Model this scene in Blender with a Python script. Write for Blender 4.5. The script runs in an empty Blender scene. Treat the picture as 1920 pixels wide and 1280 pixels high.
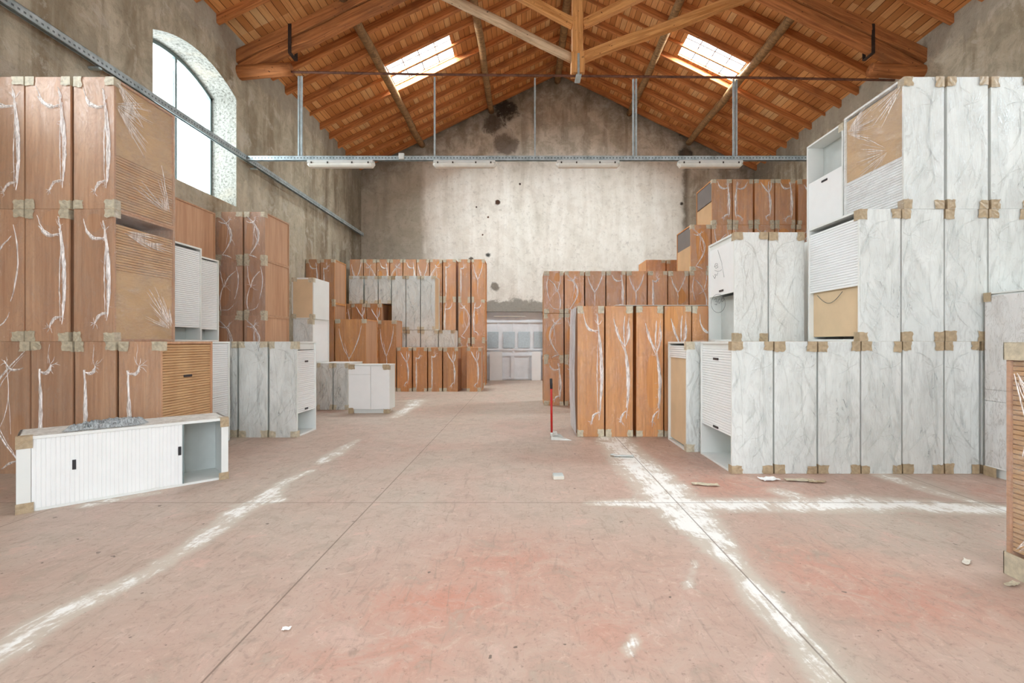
import bpy, bmesh, math, random
import numpy as np
from mathutils import Vector, Matrix, noise
random.seed(7)
SC = bpy.context.scene
COL = SC.collection
F, CX, CY, EYE = 900.0, 987.0, 640.0, 1.25
R = math.radians
XL, XR, YB, YF = -5.3, 7.31, -4.0, 15.4
EAVE, SLOPE, XM = 6.85, 0.486, 1.005
def X(px, Z): return (px - CX) * Z / F
def H(py, Z): return EYE + (CY - py) * Z / F
def floor_pt(px, py):
    Y = F * EYE / (py - CY); return (X(px, Y), Y)
def roofz(x): return EAVE + SLOPE * (min(x - XL, XR - x))

# ------------------------------------------------------------------ materials
def srgb(r, g, b):
    def f(c):
        c /= 255.0
        return c / 12.92 if c <= 0.04045 else ((c + 0.055) / 1.055) ** 2.4
    return (f(r), f(g), f(b), 1.0)
class NT:
    def __init__(s, name):
        s.m = bpy.data.materials.new(name); s.m.use_nodes = True
        s.t = s.m.node_tree; s.t.nodes.clear()
        s.out = s.t.nodes.new('ShaderNodeOutputMaterial')
    def n(s, typ, **kw):
        nd = s.t.nodes.new('ShaderNode' + typ)
        for k, v in kw.items():
            if k.startswith('_'): setattr(nd, k[1:], v)
        for k, v in kw.items():
            if k.startswith('_'): continue
            key = k.replace('__', ' ')
            inp = nd.inputs[int(k[1:])] if (k[0] == 'i' and k[1:].isdigit()) else nd.inputs[key]
            s.set(inp, v)
        return nd
    def set(s, inp, v):
        if isinstance(v, bpy.types.Node): v = v.outputs[0]
        if isinstance(v, bpy.types.NodeSocket): s.t.links.new(v, inp)
        else: inp.default_value = v
    def math(s, op, a, b=0.0, clamp=False):
        return s.n('Math', _operation=op, _use_clamp=clamp, i0=a, i1=b).outputs[0]
    def mix(s, fac, a, b, blend='MIX'):
        nd = s.n('Mix', _data_type='RGBA', _blend_type=blend)
        s.set(nd.inputs[0], fac); s.set(nd.inputs[6], a); s.set(nd.inputs[7], b)
        return nd.outputs[2]
    def ramp(s, fac, *stops):
        nd = s.n('ValToRGB'); s.set(nd.inputs[0], fac)
        el = nd.color_ramp.elements
        while len(el) < len(stops): el.new(0.5)
        for e, (p, c) in zip(el, stops):
            e.position = p; e.color = c if len(c) == 4 else (*c, 1)
        return nd.outputs[0]
    def step(s, v, lo, hi):
        nd = s.n('MapRange', _interpolation_type='SMOOTHSTEP')
        s.set(nd.inputs[0], v); nd.inputs[1].default_value = lo; nd.inputs[2].default_value = hi
        return nd.outputs[0]
    def coord(s, kind='Object', scale=(1, 1, 1), jitter=False):
        tc = s.n('TexCoord').outputs[kind]
        mp = s.n('Mapping', Scale=scale); s.set(mp.inputs[0], tc)
        if jitter:
            oi = s.n('ObjectInfo').outputs['Random']
            cb = s.n('CombineXYZ', i0=s.math('MULTIPLY', oi, 37.0), i1=s.math('MULTIPLY', oi, 91.0), i2=s.math('MULTIPLY', oi, 17.0))
            s.set(mp.inputs[1], cb.outputs[0])
        return mp.outputs[0]
    def noise(s, vec, scale=5, detail=4, rough=0.55, dist=0.0):
        return s.n('TexNoise', Vector=vec, Scale=scale, Detail=detail, Roughness=rough, Distortion=dist).outputs[0]
    def bump(s, h, strength=0.3, dist=0.01):
        return s.n('Bump', Height=h, Strength=strength, Distance=dist).outputs[0]
    def bsdf(s, color, rough=0.6, normal=None, metal=0.0, spec=0.4, alpha=None):
        b = s.n('BsdfPrincipled', Base__Color=color, Roughness=rough, Metallic=metal)
        b.inputs['Specular IOR Level'].default_value = spec
        if normal is not None: s.set(b.inputs['Normal'], normal)
        if alpha is not None: s.set(b.inputs['Alpha'], alpha)
        return b
    def done(s, sh):
        s.t.links.new(sh.outputs[0] if isinstance(sh, bpy.types.Node) else sh, s.out.inputs[0]); return s.m
W4 = (1, 1, 1, 1); K4 = (0, 0, 0, 1)

def m_plain(name, c, rough=0.6, metal=0.0, var=0.06, bump=0.0, scale=8):
    t = NT(name); co = t.coord(jitter=True)
    nz = t.noise(co, scale, 5)
    lo = tuple(x * (1 - var * 2.2) for x in c[:3]) + (1,); hi = tuple(min(1, x * (1 + var)) for x in c[:3]) + (1,)
    col = t.ramp(nz, (0.3, lo), (0.7, hi))
    return t.done(t.bsdf(col, rough, t.bump(t.noise(co, scale * 8, 3), bump, 0.004) if bump else None, metal))

def m_wood(name, dark, light, rough=0.42, gscale=(34, 34, 1.6), hue=0.10):
    t = NT(name)
    co = t.coord(scale=gscale, jitter=True)
    g = t.noise(co, 1.0, 6, 0.62, 0.6)
    co2 = t.coord(scale=(4, 4, 0.35), jitter=True)
    g2 = t.noise(co2, 1.2, 2, 0.5)
    col = t.ramp(t.math('ADD', t.math('MULTIPLY', g, 0.62), t.math('MULTIPLY', g2, 0.38)), (0.34, dark), (0.66, light))
    oi = t.n('ObjectInfo').outputs['Random']
    v = t.math('ADD', t.math('MULTIPLY', oi, 2 * hue), 1 - hue)
    hs = t.n('HueSaturation', Value=v, Color=col)
    return t.done(t.bsdf(hs, rough, t.bump(g, 0.06, 0.002), spec=0.35))

M = {}
M['wood'] = m_wood('laminate_cherry', srgb(172, 128, 98), srgb(204, 164, 132))
M['wood_orange'] = m_wood('laminate_warm_cherry', srgb(184, 122, 70), srgb(224, 164, 102))
M['wood_edge'] = m_plain('laminate_edge', srgb(200, 138, 96), 0.5)
M['slat_wood'] = m_wood('tambour_wood', srgb(184, 144, 104), srgb(206, 170, 128), gscale=(3, 3, 30), hue=0.03)
M['white'] = m_plain('laminate_white', srgb(228, 231, 228), 0.4, var=0.02, scale=3)
M['slat_white'] = m_plain('tambour_white', srgb(238, 240, 240), 0.35, var=0.01)
M['grey_in'] = m_plain('laminate_grey', srgb(196, 201, 198), 0.5, var=0.03)
M['board'] = m_plain('hardboard_beige', srgb(218, 192, 156), 0.55, var=0.05, scale=3)
M['board_wood'] = m_plain('hardboard_tan', srgb(200, 166, 124), 0.5, var=0.06, scale=3)
M['board_dark'] = m_plain('hardboard_grey', srgb(112, 106, 104), 0.5, var=0.06, scale=3)  # darker grey hardboard
M['tape'] = m_plain('paper_tape', srgb(202, 192, 168), 0.42, var=0.12, bump=0.6, scale=30)
M['tape_brown'] = m_plain('brown_tape', srgb(178, 158, 128), 0.35, var=0.10, bump=0.5, scale=30)
M['black'] = m_plain('black_plastic', srgb(44, 42, 46), 0.4)
M['galv'] = m_plain('galvanised_steel', srgb(176, 190, 194), 0.42, 0.45, var=0.10, scale=14)
M['galv_perf'] = None
M['rust'] = m_plain('rusty_iron', srgb(112, 74, 58), 0.75, 0.2, var=0.25, bump=0.3, scale=12)
M['iron'] = m_plain('black_iron', srgb(66, 52, 46), 0.6, 0.4, var=0.2)
M['lampw'] = m_plain('lamp_housing', srgb(206, 208, 204), 0.45, var=0.03)
M['lampd'] = m_plain('lamp_diffuser', srgb(222, 222, 214), 0.25, var=0.04)
M['red'] = m_plain('red_lacquer', srgb(190, 34, 30), 0.35)
M['panwhite'] = m_plain('pan_metal', srgb(206, 206, 200), 0.35, 0.2)
M['winframe'] = m_plain('window_steel', srgb(120, 134, 134), 0.5, 0.2)
M['doorw'] = m_plain('door_white', srgb(232, 237, 242), 0.5, var=0.04, scale=4)
M['doorglass'] = m_plain('frosted_pane', srgb(176, 190, 196), 0.2, var=0.06, scale=20)
M['paper'] = m_plain('scrap_paper', srgb(214, 208, 196), 0.6, var=0.1)
M['pencil'] = m_plain('pencil_mark', srgb(78, 82, 88), 0.7)
M['cable'] = m_plain('grey_cable', srgb(120, 118, 110), 0.5)

def m_film(name, col, lo, hi, gloss=0.35, stretch=(7, 7, 2.2), dist=1.4, dirt_shade=None, bs=0.9):
    t = NT(name)
    co = t.coord(scale=stretch, jitter=True)
    nz = t.noise(co, 1.0, 6, 0.6, dist)
    al = t.ramp(nz, (0.35, (lo,) * 3), (0.52, ((lo + hi) / 2,) * 3), (0.66, (hi,) * 3))
    cr = t.math('ABSOLUTE', t.math('SUBTRACT', t.noise(co, 1.7, 4, 0.55, dist * 1.6), 0.5))
    crease = t.ramp(cr, (0.0, W4), (0.055 if dirt_shade else 0.035, K4))
    bmp = t.bump(t.math('ADD', nz, t.math('MULTIPLY', crease, 0.25)), bs, 0.03)
    if dirt_shade: c = t.mix(crease, col, dirt_shade)  # grey creases: dust on the film plus painted wrinkle shading
    else: c = col
    al2 = t.math('ADD', al, t.math('MULTIPLY', crease, 0.14), True)
    d = t.n('BsdfDiffuse', Color=c, Normal=bmp)
    g = t.n('BsdfGlossy', Color=(0.95, 0.97, 1, 1), Roughness=0.22, Normal=bmp)
    dg = t.n('MixShader', i0=gloss, i1=d.outputs[0], i2=g.outputs[0])
    tr = t.n('BsdfTransparent', Color=(1, 1, 1, 1))
    return t.done(t.n('MixShader', i0=al2, i1=tr.outputs[0], i2=dg.outputs[0]))
M['film'] = m_film('stretch_film', srgb(232, 218, 212), 0.10, 0.27, 0.30)
M['film_thin'] = m_film('stretch_film_thin', srgb(236, 220, 204), 0.04, 0.15, 0.25)
M['film_w'] = m_film('stretch_film_on_white', srgb(214, 219, 216), 0.05, 0.34, 0.12, (4.5, 4.5, 1.3), 1.6, srgb(190, 194, 192), 0.35)
M['film_gloss'] = m_film('stretch_film_glossy', srgb(236, 232, 224), 0.05, 0.24, 0.6, (3, 3, 9), 1.2)
def m_bunch(name, col, a):
    t = NT(name); co = t.coord(scale=(90, 90, 9), jitter=True)
    nz = t.noise(co, 1.0, 4, 0.6, 0.8)
    al = t.ramp(nz, (0.36, (a * 0.35,) * 3), (0.6, (a,) * 3))
    d = t.n('BsdfPrincipled', Base__Color=col, Roughness=0.3); tr = t.n('BsdfTransparent')
    return t.done(t.n('MixShader', i0=al, i1=tr.outputs[0], i2=d.outputs[0]))
M['bunch'] = m_bunch('bunched_film', srgb(250, 246, 244), 0.97)
M['bunch_w'] = m_bunch('bunched_film_on_white', srgb(208, 212, 210), 0.24)
M['crumple'] = m_bunch('crumpled_grey_film', srgb(168, 174, 176), 1.0)

# plaster walls -----------------------------------------------------------
def m_plaster(name, base, light, dark, far=False):
    t = NT(name)
    geo = t.n('NewGeometry').outputs['Position']
    sx = t.n('SeparateXYZ'); t.set(sx.inputs[0], geo)
    big = t.noise(geo, 0.55, 6, 0.6, 0.6)
    mp = t.n('Mapping', Scale=(1.5, 1.5, 0.22)); t.set(mp.inputs[0], geo)
    stre = t.noise(mp.outputs[0], 1.6, 7, 0.62, 0.5)
    fine = t.noise(geo, 9, 8, 0.7, 0.3)
    mot = t.noise(geo, 2.6, 8, 0.72, 0.5)
    c = t.ramp(big, (0.3, base), (0.72, light))
    c = t.mix(t.math('MULTIPLY', t.step(stre, 0.42, 0.68), 0.8), c, dark)
    c = t.mix(t.math('MULTIPLY', t.step(mot, 0.47, 0.6), 0.55), c, srgb(150, 142, 124))
    c = t.mix(t.math('MULTIPLY', t.math('SUBTRACT', 1.0, t.step(mot, 0.38, 0.46)), 0.5), c, srgb(206, 202, 190))
    if far:
        # old whitewash on the middle of the gable
        edge = t.math('MULTIPLY', t.math('SUBTRACT', mot, 0.5), 0.7)
        xx = t.math('ADD', sx.outputs[0], t.math('MULTIPLY', edge, 0.4)); zz = t.math('ADD', sx.outputs[2], t.math('MULTIPLY', edge, 2.2))
        a = t.math('MULTIPLY', t.step(xx, -3.45, -3.2), t.math('SUBTRACT', 1.0, t.step(xx, 4.8, 5.25)))
        a = t.math('MULTIPLY', a, t.math('SUBTRACT', 1.0, t.step(zz, 6.3, 7.7)))
        a = t.math('MULTIPLY', a, t.math('ADD', 0.72, t.math('MULTIPLY', t.step(mot, 0.36, 0.56), 0.28)))
        wcol = t.ramp(stre, (0.35, srgb(240, 239, 232)), (0.62, srgb(224, 221, 211)), (0.8, srgb(190, 185, 172)))
        c = t.mix(a, c, wcol)
        g2 = t.math('MULTIPLY', t.math('SUBTRACT', 1.0, t.step(xx, -3.5, -3.2)), 0.55)
        c = t.mix(g2, c, srgb(176, 172, 158))
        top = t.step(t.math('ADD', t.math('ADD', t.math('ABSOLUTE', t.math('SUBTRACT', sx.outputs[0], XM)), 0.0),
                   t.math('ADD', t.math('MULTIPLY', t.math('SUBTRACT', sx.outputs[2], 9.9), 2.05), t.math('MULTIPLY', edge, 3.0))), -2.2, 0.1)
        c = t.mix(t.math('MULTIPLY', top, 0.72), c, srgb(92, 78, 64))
        for (px, py, r, cc, st) in [(950, 205, 0.42, srgb(44, 34, 28), .9), (925, 232, 0.4, srgb(64, 50, 40), .8), (948, 270, .45, srgb(74, 60, 50), .7),
                                (1285, 240, 0.4, srgb(46, 38, 32), .85), (1286, 290, 0.3, srgb(40, 34, 30), .85),
                                (933, 379, .1, srgb(84, 62, 50), 1), (915, 407, .045, srgb(90, 66, 54), 1), (915, 478, .11, srgb(80, 82, 78), 1),
                                (883, 487, .1, srgb(96, 88, 80), 1), (1278, 382, .075, srgb(66, 60, 54), 1), (893, 388, .03, srgb(66, 50, 44), 1),
                                (905, 440, .035, srgb(96, 70, 58), 1), (927, 537, .16, srgb(140, 134, 124), 1), (975, 345, .05, srgb(70, 60, 54), 1), (650, 330, .35, srgb(60, 48, 42), .6)]:
            p = (X(px, YF), YF, H(py, YF))
            vm = t.n('VectorMath', _operation='DISTANCE', i0=geo); vm.inputs[1].default_value = p
            dd = t.math('ADD', vm.outputs['Value'], t.math('MULTIPLY', t.math('SUBTRACT', mot, 0.5), r * 2.2))
            c = t.mix(t.math('MULTIPLY', t.math('SUBTRACT', 1.0, t.step(dd, r * .55, r * 1.0)), st), c, cc)
        # bare cement over the doorway
        lx = t.math('ABSOLUTE', t.math('SUBTRACT', sx.outputs[0], -0.4)); lz = t.math('ADD', sx.outputs[2], t.math('MULTIPLY', edge, 0.9))
        lm = t.math('MULTIPLY', t.math('SUBTRACT', 1.0, t.step(lx, 1.0, 1.35)), t.math('SUBTRACT', 1.0, t.step(lz, 2.5, 2.6)))
        c = t.mix(lm, c, srgb(158, 156, 148))
        # vertical rough seam
        sm = t.math('SUBTRACT', 1.0, t.step(t.math('ABSOLUTE', t.math('SUBTRACT', xx, 5.12)), 0.0, 0.16))
        c = t.mix(t.math('MULTIPLY', sm, 0.7), c, srgb(96, 84, 70))
    else:
        # lighter cement band under the eave, darker towards the far end
        lz = t.math('ADD', sx.outputs[2], t.math('MULTIPLY', t.math('SUBTRACT', mot, 0.5), 0.9))
        c = t.mix(t.math('MULTIPLY', t.step(lz, 6.25, 6.45), 0.75), c, srgb(168, 162, 148))
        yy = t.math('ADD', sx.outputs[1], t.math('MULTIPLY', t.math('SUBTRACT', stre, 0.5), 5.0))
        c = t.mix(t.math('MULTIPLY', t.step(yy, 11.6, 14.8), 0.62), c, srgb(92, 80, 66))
        wl = t.math('MULTIPLY', t.step(mot, 0.50, 0.62), t.math('SUBTRACT', 1.0, t.step(sx.outputs[2], 3.6, 5.4)))
        c = t.mix(t.math('MULTIPLY', wl, 0.5), c, srgb(205, 198, 184))
    c = t.mix(t.math('MULTIPLY', t.step(fine, 0.52, 0.72), 0.30), c, tuple(x * 0.45 for x in dark[:3]) + (1,))
    c = t.mix(t.math('MULTIPLY', t.math('SUBTRACT', 1.0, t.step(fine, 0.30, 0.44)), 0.30), c, light)
    b = t.bump(t.math('ADD', t.math('MULTIPLY', fine, 0.5), mot), 0.45 if far else 0.8, 0.05)
    return t.done(t.bsdf(c, 0.9, b, spec=0.15))
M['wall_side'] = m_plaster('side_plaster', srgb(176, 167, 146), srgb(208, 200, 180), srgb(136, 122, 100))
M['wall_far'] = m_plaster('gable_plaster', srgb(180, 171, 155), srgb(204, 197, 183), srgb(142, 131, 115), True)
def m_reveal():
    t = NT('limewashed_reveal'); geo = t.n('NewGeometry').outputs['Position']
    n1 = t.noise(geo, 26, 8, 0.8, 0.2); n2 = t.noise(geo, 3, 5, 0.6)
    c = t.ramp(n1, (0.38, srgb(84, 84, 78)), (0.5, srgb(150, 150, 142)), (0.7, srgb(176, 176, 170)))
    c = t.mix(t.math('MULTIPLY', t.step(n2, 0.5, 0.7), 0.5), c, srgb(168, 160, 144))
    return t.done(t.bsdf(c, 0.9, t.bump(n1, 0.5, 0.03), spec=0.15))
M['reveal'] = m_reveal()

# roof ---------------------------------------------------------------------
def m_planks():
    t = NT('roof_boards')
    geo = t.n('NewGeometry').outputs['Position']
    sx = t.n('SeparateXYZ'); t.set(sx.inputs[0], geo)
    u = t.math('DIVIDE', sx.outputs[0], 0.125); v = t.math('DIVIDE', t.math('SUBTRACT', sx.outputs[1], 8.25), 0.585)
    cb = t.n('CombineXYZ', i0=t.math('FLOOR', u), i1=t.math('FLOOR', v))
    wn = t.n('TexWhiteNoise', _noise_dimensions='3D', Vector=cb.outputs[0]).outputs[0]
    fr = t.math('FRACT', u)
    seam = t.math('ADD', t.math('SUBTRACT', 1.0, t.step(fr, 0.02, 0.07)), t.step(fr, 0.95, 0.99))
    mp = t.n('Mapping', Scale=(14, 0.9, 14)); t.set(mp.inputs[0], geo)
    gr = t.noise(mp.outputs[0], 1.5, 5, 0.6, 0.5)
    big = t.noise(geo, 0.9, 4, 0.6)
    c = t.ramp(wn, (0.0, srgb(178, 116, 66)), (0.35, srgb(204, 140, 84)), (0.75, srgb(220, 160, 102)), (1.0, srgb(216, 174, 124)))
    c = t.mix(t.math('MULTIPLY', t.step(gr, 0.45, 0.7), 0.4), c, srgb(160, 104, 60))
    c = t.mix(t.math('MULTIPLY', t.step(big, 0.56, 0.74), 0.3), c, srgb(146, 100, 66))
    c = t.mix(t.math('MULTIPLY', seam, 0.85), c, srgb(60, 34, 20))
    return t.done(t.bsdf(c, 0.75, t.bump(t.math('SUBTRACT', gr, seam), 0.4, 0.02), spec=0.2))
M['planks'] = m_planks()
def m_timber(name, a, b, c3, sc):
    t = NT(name); co = t.coord(scale=sc, jitter=True)
    g = t.noise(co, 1.0, 7, 0.62, 0.7); co2 = t.coord(scale=(1, 1, 1), jitter=True)
    g2 = t.noise(co2, 1.3, 4, 0.6)
    c = t.ramp(g, (0.33, a), (0.62, b)); c = t.mix(t.math('MULTIPLY', t.step(g2, 0.48, 0.7), 0.5), c, c3)
    sp = t.noise(co2, 16, 3, 0.6); c = t.mix(t.math('MULTIPLY', t.step(sp, 0.66, 0.72), 0.8), c, srgb(60, 34, 22))
    return t.done(t.bsdf(c, 0.7, t.bump(g, 0.5, 0.02), spec=0.2))
M['rafter'] = m_timber('rafter_timber', srgb(150, 92, 52), srgb(200, 132, 80), srgb(136, 88, 58), (1.2, 26, 26))
M['pole'] = m_timber('purlin_pole', srgb(104, 80, 56), srgb(160, 124, 84), srgb(132, 96, 64), (20, 1.0, 20))
M['truss'] = m_timber('truss_timber', srgb(178, 120, 66), srgb(226, 170, 108), srgb(196, 144, 96), (1.4, 22, 22))
M['truss_dark'] = m_timber('truss_timber_red', srgb(134, 82, 48), srgb(184, 120, 72), srgb(122, 82, 56), (1.4, 22, 22))
M['truss_grey'] = m_timber('weathered_pole', srgb(160, 134, 106), srgb(212, 186, 154), srgb(186, 160, 130), (1.4, 22, 22))

# ------------------------------------------------------------------ mesh helpers
def box(bm, x0, x1, y0, y1, z0, z1):
    vs = [bm.verts.new(p) for p in ((x0, y0, z0), (x1, y0, z0), (x1, y1, z0), (x0, y1, z0), (x0, y0, z1), (x1, y0, z1), (x1, y1, z1), (x0, y1, z1))]
    for f in ((0, 3, 2, 1), (4, 5, 6, 7), (0, 1, 5, 4), (1, 2, 6, 5), (2, 3, 7, 6), (3, 0, 4, 7)):
        bm.faces.new([vs[i] for i in f])
    return vs
def poly(bm, pts):
    return bm.faces.new([bm.verts.new(p) for p in pts])
def link(name, bm, mat, parent=None, loc=(0, 0, 0), smooth=False, bevel=0.0, recalc=False):
    if recalc: bmesh.ops.recalc_face_normals(bm, faces=bm.faces)
    me = bpy.data.meshes.new(name); bm.to_mesh(me); bm.free()
    for m in (mat if isinstance(mat, (list, tuple)) else [mat]): me.materials.append(m)
    if smooth:
        for p in me.polygons: p.use_smooth = True
    o = bpy.data.objects.new(name, me); COL.objects.link(o); o.location = loc
    if parent: o.parent = parent
    if bevel:
        b = o.modifiers.new('bevel', 'BEVEL'); b.width = bevel; b.segments = 2; b.limit_method = 'ANGLE'
    return o
def tag(o, label=None, cat=None, group=None, kind=None):
    if label: o['label'] = label
    if cat: o['category'] = cat
    if group: o['group'] = group
    if kind: o['kind'] = kind
    return o
def empty(name, loc, rz=0.0):
    o = bpy.data.objects.new(name, None); COL.objects.link(o); o.location = loc; o.rotation_euler = (0, 0, rz)
    o.empty_display_size = 0.1
    return o
def tube(bm, pts, rad, n=10, caps=True):
    pts = [Vector(p) for p in pts]; rings = []
    rads = rad if isinstance(rad, (list, tuple)) else [rad] * len(pts)
    for i, p in enumerate(pts):
        d = (pts[min(i + 1, len(pts) - 1)] - pts[max(i - 1, 0)]).normalized()
        up = Vector((0, 0, 1)) if abs(d.z) < 0.9 else Vector((0, 1, 0))
        a = d.cross(up).normalized(); b = d.cross(a).normalized()
        rings.append([bm.verts.new(p + (a * math.cos(k * 2 * math.pi / n) + b * math.sin(k * 2 * math.pi / n)) * rads[i]) for k in range(n)])
    for r0, r1 in zip(rings, rings[1:]):
        for k in range(n): bm.faces.new((r0[k], r0[(k + 1) % n], r1[(k + 1) % n], r1[k]))
    if caps: bm.faces.new(rings[0][::-1]); bm.faces.new(rings[-1])
def local_beam(name, p0, p1, w, h, mat, parent, round_=False, sag=0.0, seg=10, wob=0.006, taper=0.0):
    """timber from p0 to p1, its own x axis along the length"""
    p0, p1 = Vector(p0), Vector(p1); d = p1 - p0; L = d.length
    bm = bmesh.new(); rings = []
    n = 12 if round_ else 4
    sd = random.random() * 50
    for i in range(seg + 1):
        s = i / seg; x = s * L
        oz = -sag * 4 * s * (1 - s) + (noise.noise(Vector((x * 0.8, sd, 0))) * wob * 3); oy = noise.noise(Vector((x * 0.8, sd, 9))) * wob * 3
        k = 1 - taper * s
        if round_:
            ring = []
            for j in range(n):
                a = j * 2 * math.pi / n; rr = 1 + 0.07 * noise.noise(Vector((x * 1.5, math.cos(a) + sd, math.sin(a))))
                ring.append(bm.verts.new((x, oy + math.cos(a) * w / 2 * rr * k, oz + math.sin(a) * h / 2 * rr * k)))
        else:
            ring = [bm.verts.new((x, oy + a * w / 2 * k + random.uniform(-wob, wob), oz + b * h / 2 * k + random.uniform(-wob, wob))) for a, b in ((-1, -1), (1, -1), (1, 1), (-1, 1))]
        rings.append(ring)
    for r0, r1 in zip(rings, rings[1:]):
        for k in range(n): bm.faces.new((r0[k], r1[k], r1[(k + 1) % n], r0[(k + 1) % n]))
    bm.faces.new(rings[0]); bm.faces.new(rings[-1][::-1])
    o = link(name, bm, mat, parent, smooth=round_, recalc=True, bevel=0 if round_ else 0.012)
    xa = d.normalized(); up = Vector((0, 0, 1)) if abs(xa.z) < 0.95 else Vector((0, 1, 0))
    ya = up.cross(xa).normalized(); za = xa.cross(ya)
    m = Matrix((xa, ya, za)).transposed().to_4x4(); m.translation = p0
    if parent: m = Matrix.Translation(-parent.location) @ m
    o.matrix_local = m
    return o

# ------------------------------------------------------------------ setting
# floor with worn paint, plaster dust on the joints
def seg_mask(PX, PY, pts):
    """pts: (x, y, halfwidth, strength); max of soft capsule masks"""
    out = np.zeros_like(PX)
    for (x0, y0, w0, s0), (x1, y1, w1, s1) in zip(pts, pts[1:]):
        dx, dy = x1 - x0, y1 - y0; L2 = dx * dx + dy * dy + 1e-9
        tt = np.clip(((PX - x0) * dx + (PY - y0) * dy) / L2, 0, 1)
        d = np.hypot(PX - x0 - tt * dx, PY - y0 - tt * dy)
        w = w0 + (w1 - w0) * tt; s = s0 + (s1 - s0) * tt
        out = np.maximum(out, s * np.clip(1.35 - d / w, 0, 1))
    return out
def fp(px, py, w, s=1.0):
    a = floor_pt(px, py); return (a[0], a[1], w, s)
def blob(PX, PY, px, py, rx, ry, s=1.0):
    x, y = floor_pt(px, py)
    return s * np.exp(-(((PX - x) / rx) ** 2 + ((PY - y) / ry) ** 2))
def build_floor():
    xs = np.concatenate([np.arange(XL - 0.5, XR + 0.5, 0.045)]); ys = np.concatenate([np.arange(YB - 8, 1.2, 0.4), np.arange(1.2, 9.0, 0.04), np.arange(9.0, YF + 1.0, 0.12)])
    nx, ny = len(xs), len(ys)
    gx, gy = np.meshgrid(xs, ys); PX, PY = gx.ravel(), gy.ravel()
    co = np.zeros((nx * ny, 3), np.float32); co[:, 0] = PX; co[:, 1] = PY
    idx = np.arange(nx * ny).reshape(ny, nx)
    q = np.stack([idx[:-1, :-1], idx[:-1, 1:], idx[1:, 1:], idx[1:, :-1]], -1).reshape(-1, 4)
    me = bpy.data.meshes.new('floor'); me.vertices.add(len(co)); me.vertices.foreach_set('co', co.ravel())
    me.loops.add(q.size); me.loops.foreach_set('vertex_index', q.ravel().astype(np.int32))
    me.polygons.add(len(q)); me.polygons.foreach_set('loop_start', (np.arange(len(q)) * 4).astype(np.int32)); me.polygons.foreach_set('loop_total', np.full(len(q), 4, np.int32))
    me.update(); me.validate()
    pl = seg_mask(PX, PY, [fp(-60, 1262, .10, .8), fp(90, 1165, .10, .75), fp(175, 1122, .09, .8), fp(280, 1072, .075, .6), fp(350, 1030, .08, .75), fp(415, 983, .09, .9), fp(440, 962, .10, .95), fp(500, 935, .10, .9), fp(530, 905, .06, .85), fp(585, 881, .05, .8)])
    pl = np.maximum(pl, seg_mask(PX, PY, [fp(600, 868, .06, .7), fp(625, 852, .12, .75), fp(672, 824, .05, .5)]))
    pl = np.maximum(pl, seg_mask(PX, PY, [fp(440, 948, .05, .7), fp(525, 938, .06, .85)]))
    pl = np.maximum(pl, seg_mask(PX, PY, [fp(740, 782, .10, .6), fp(772, 762, .15, .85), fp(785, 750, .2, .6)]))
    pl = np.maximum(pl, seg_mask(PX, PY, [fp(735, 752, .10, .3), fp(790, 751, .2, .6)]))
    pl = np.maximum(pl, seg_mask(PX, PY, [fp(170, 945, .08, .8), fp(250, 930, .07, .6), fp(285, 925, .08, .6)]))
    pl = np.maximum(pl, seg_mask(PX, PY, [fp(1150, 822, .22, .95), fp(1190, 868, .24, .95), fp(1230, 905, .24, 1), fp(1262, 940, .24, 1), fp(1310, 985, .17, 1), fp(1350, 1030, .12, .9), fp(1385, 1065, .07, .65), fp(1430, 1120, .10, .95), fp(1480, 1180, .08, 1), fp(1500, 1205, .07, .7), fp(1580, 1300, .09, .6)]))
    pl = np.maximum(pl, seg_mask(PX, PY, [fp(1105, 943, .04, .9), fp(1180, 943, .10, 1), fp(1290, 944, .16, .95), fp(1400, 946, .16, .85), fp(1520, 947, .16, .85), fp(1640, 943, .2, .9), fp(1760, 950, .15, .95), fp(1900, 957, .1, .85), fp(2100, 960, .1, .6)]))
    pl = np.maximum(pl, seg_mask(PX, PY, [fp(1660, 893, .10, .65), fp(1760, 925, .10, .7), fp(1850, 946, .06, .6)]))
    pl = np.maximum(pl, seg_mask(PX, PY, [fp(1460, 920, .12, .55), fp(1490, 930, .12, .55)]))
    pl = np.maximum(pl, seg_mask(PX, PY, [fp(1290, 1100, .03, .5), fp(1305, 1050, .02, .5)]))
    pl = np.maximum(pl, seg_mask(PX, PY, [fp(1180, 1220, .03, .6), fp(1195, 1190, .02, .6)]))
    rd = blob(PX, PY, 800, 1130, .5, .18, .8) + blob(PX, PY, 680, 1230, .35, .2, .9) + blob(PX, PY, 950, 1040, .5, .4, .8) + blob(PX, PY, 1150, 1190, .2, .2, .6) + blob(PX, PY, 1500, 1060, .9, .42, 1.0) + blob(PX, PY, 1430, 990, .5, .4, .8) + blob(PX, PY, 1700, 1140, .7, .25, .8) + blob(PX, PY, 1420, 915, .9, .5, .7) + blob(PX, PY, 1880, 930, .6, .5, .9) + blob(PX, PY, 1000, 1200, 1.2, .8, .35)
    rd += blob(PX, PY, 1250, 860, .8, 1.0, .6)
    gr = blob(PX, PY, 1750, 1010, 1.3, .45, 1.1) + blob(PX, PY, 1160, 975, .35, .3, .7) + blob(PX, PY, 900, 740, 3, 4.0, .9) + blob(PX, PY, 1560, 1230, .2, .3, .8) + blob(PX, PY, 500, 900, 1.0, .8, .3) + blob(PX, PY, 1650, 960, 1.6, .4, .6) + blob(PX, PY, 200, 1000, 1.0, .5, .4) + blob(PX, PY, 1350, 1040, .25, .8, .5)
    for nm, arr in (('plaster', pl), ('redness', rd), ('greyness', gr)):
        at = me.attributes.new(nm, 'FLOAT', 'POINT'); at.data.foreach_set('value', arr.astype(np.float32))
    t = NT('worn_red_concrete')
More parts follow.
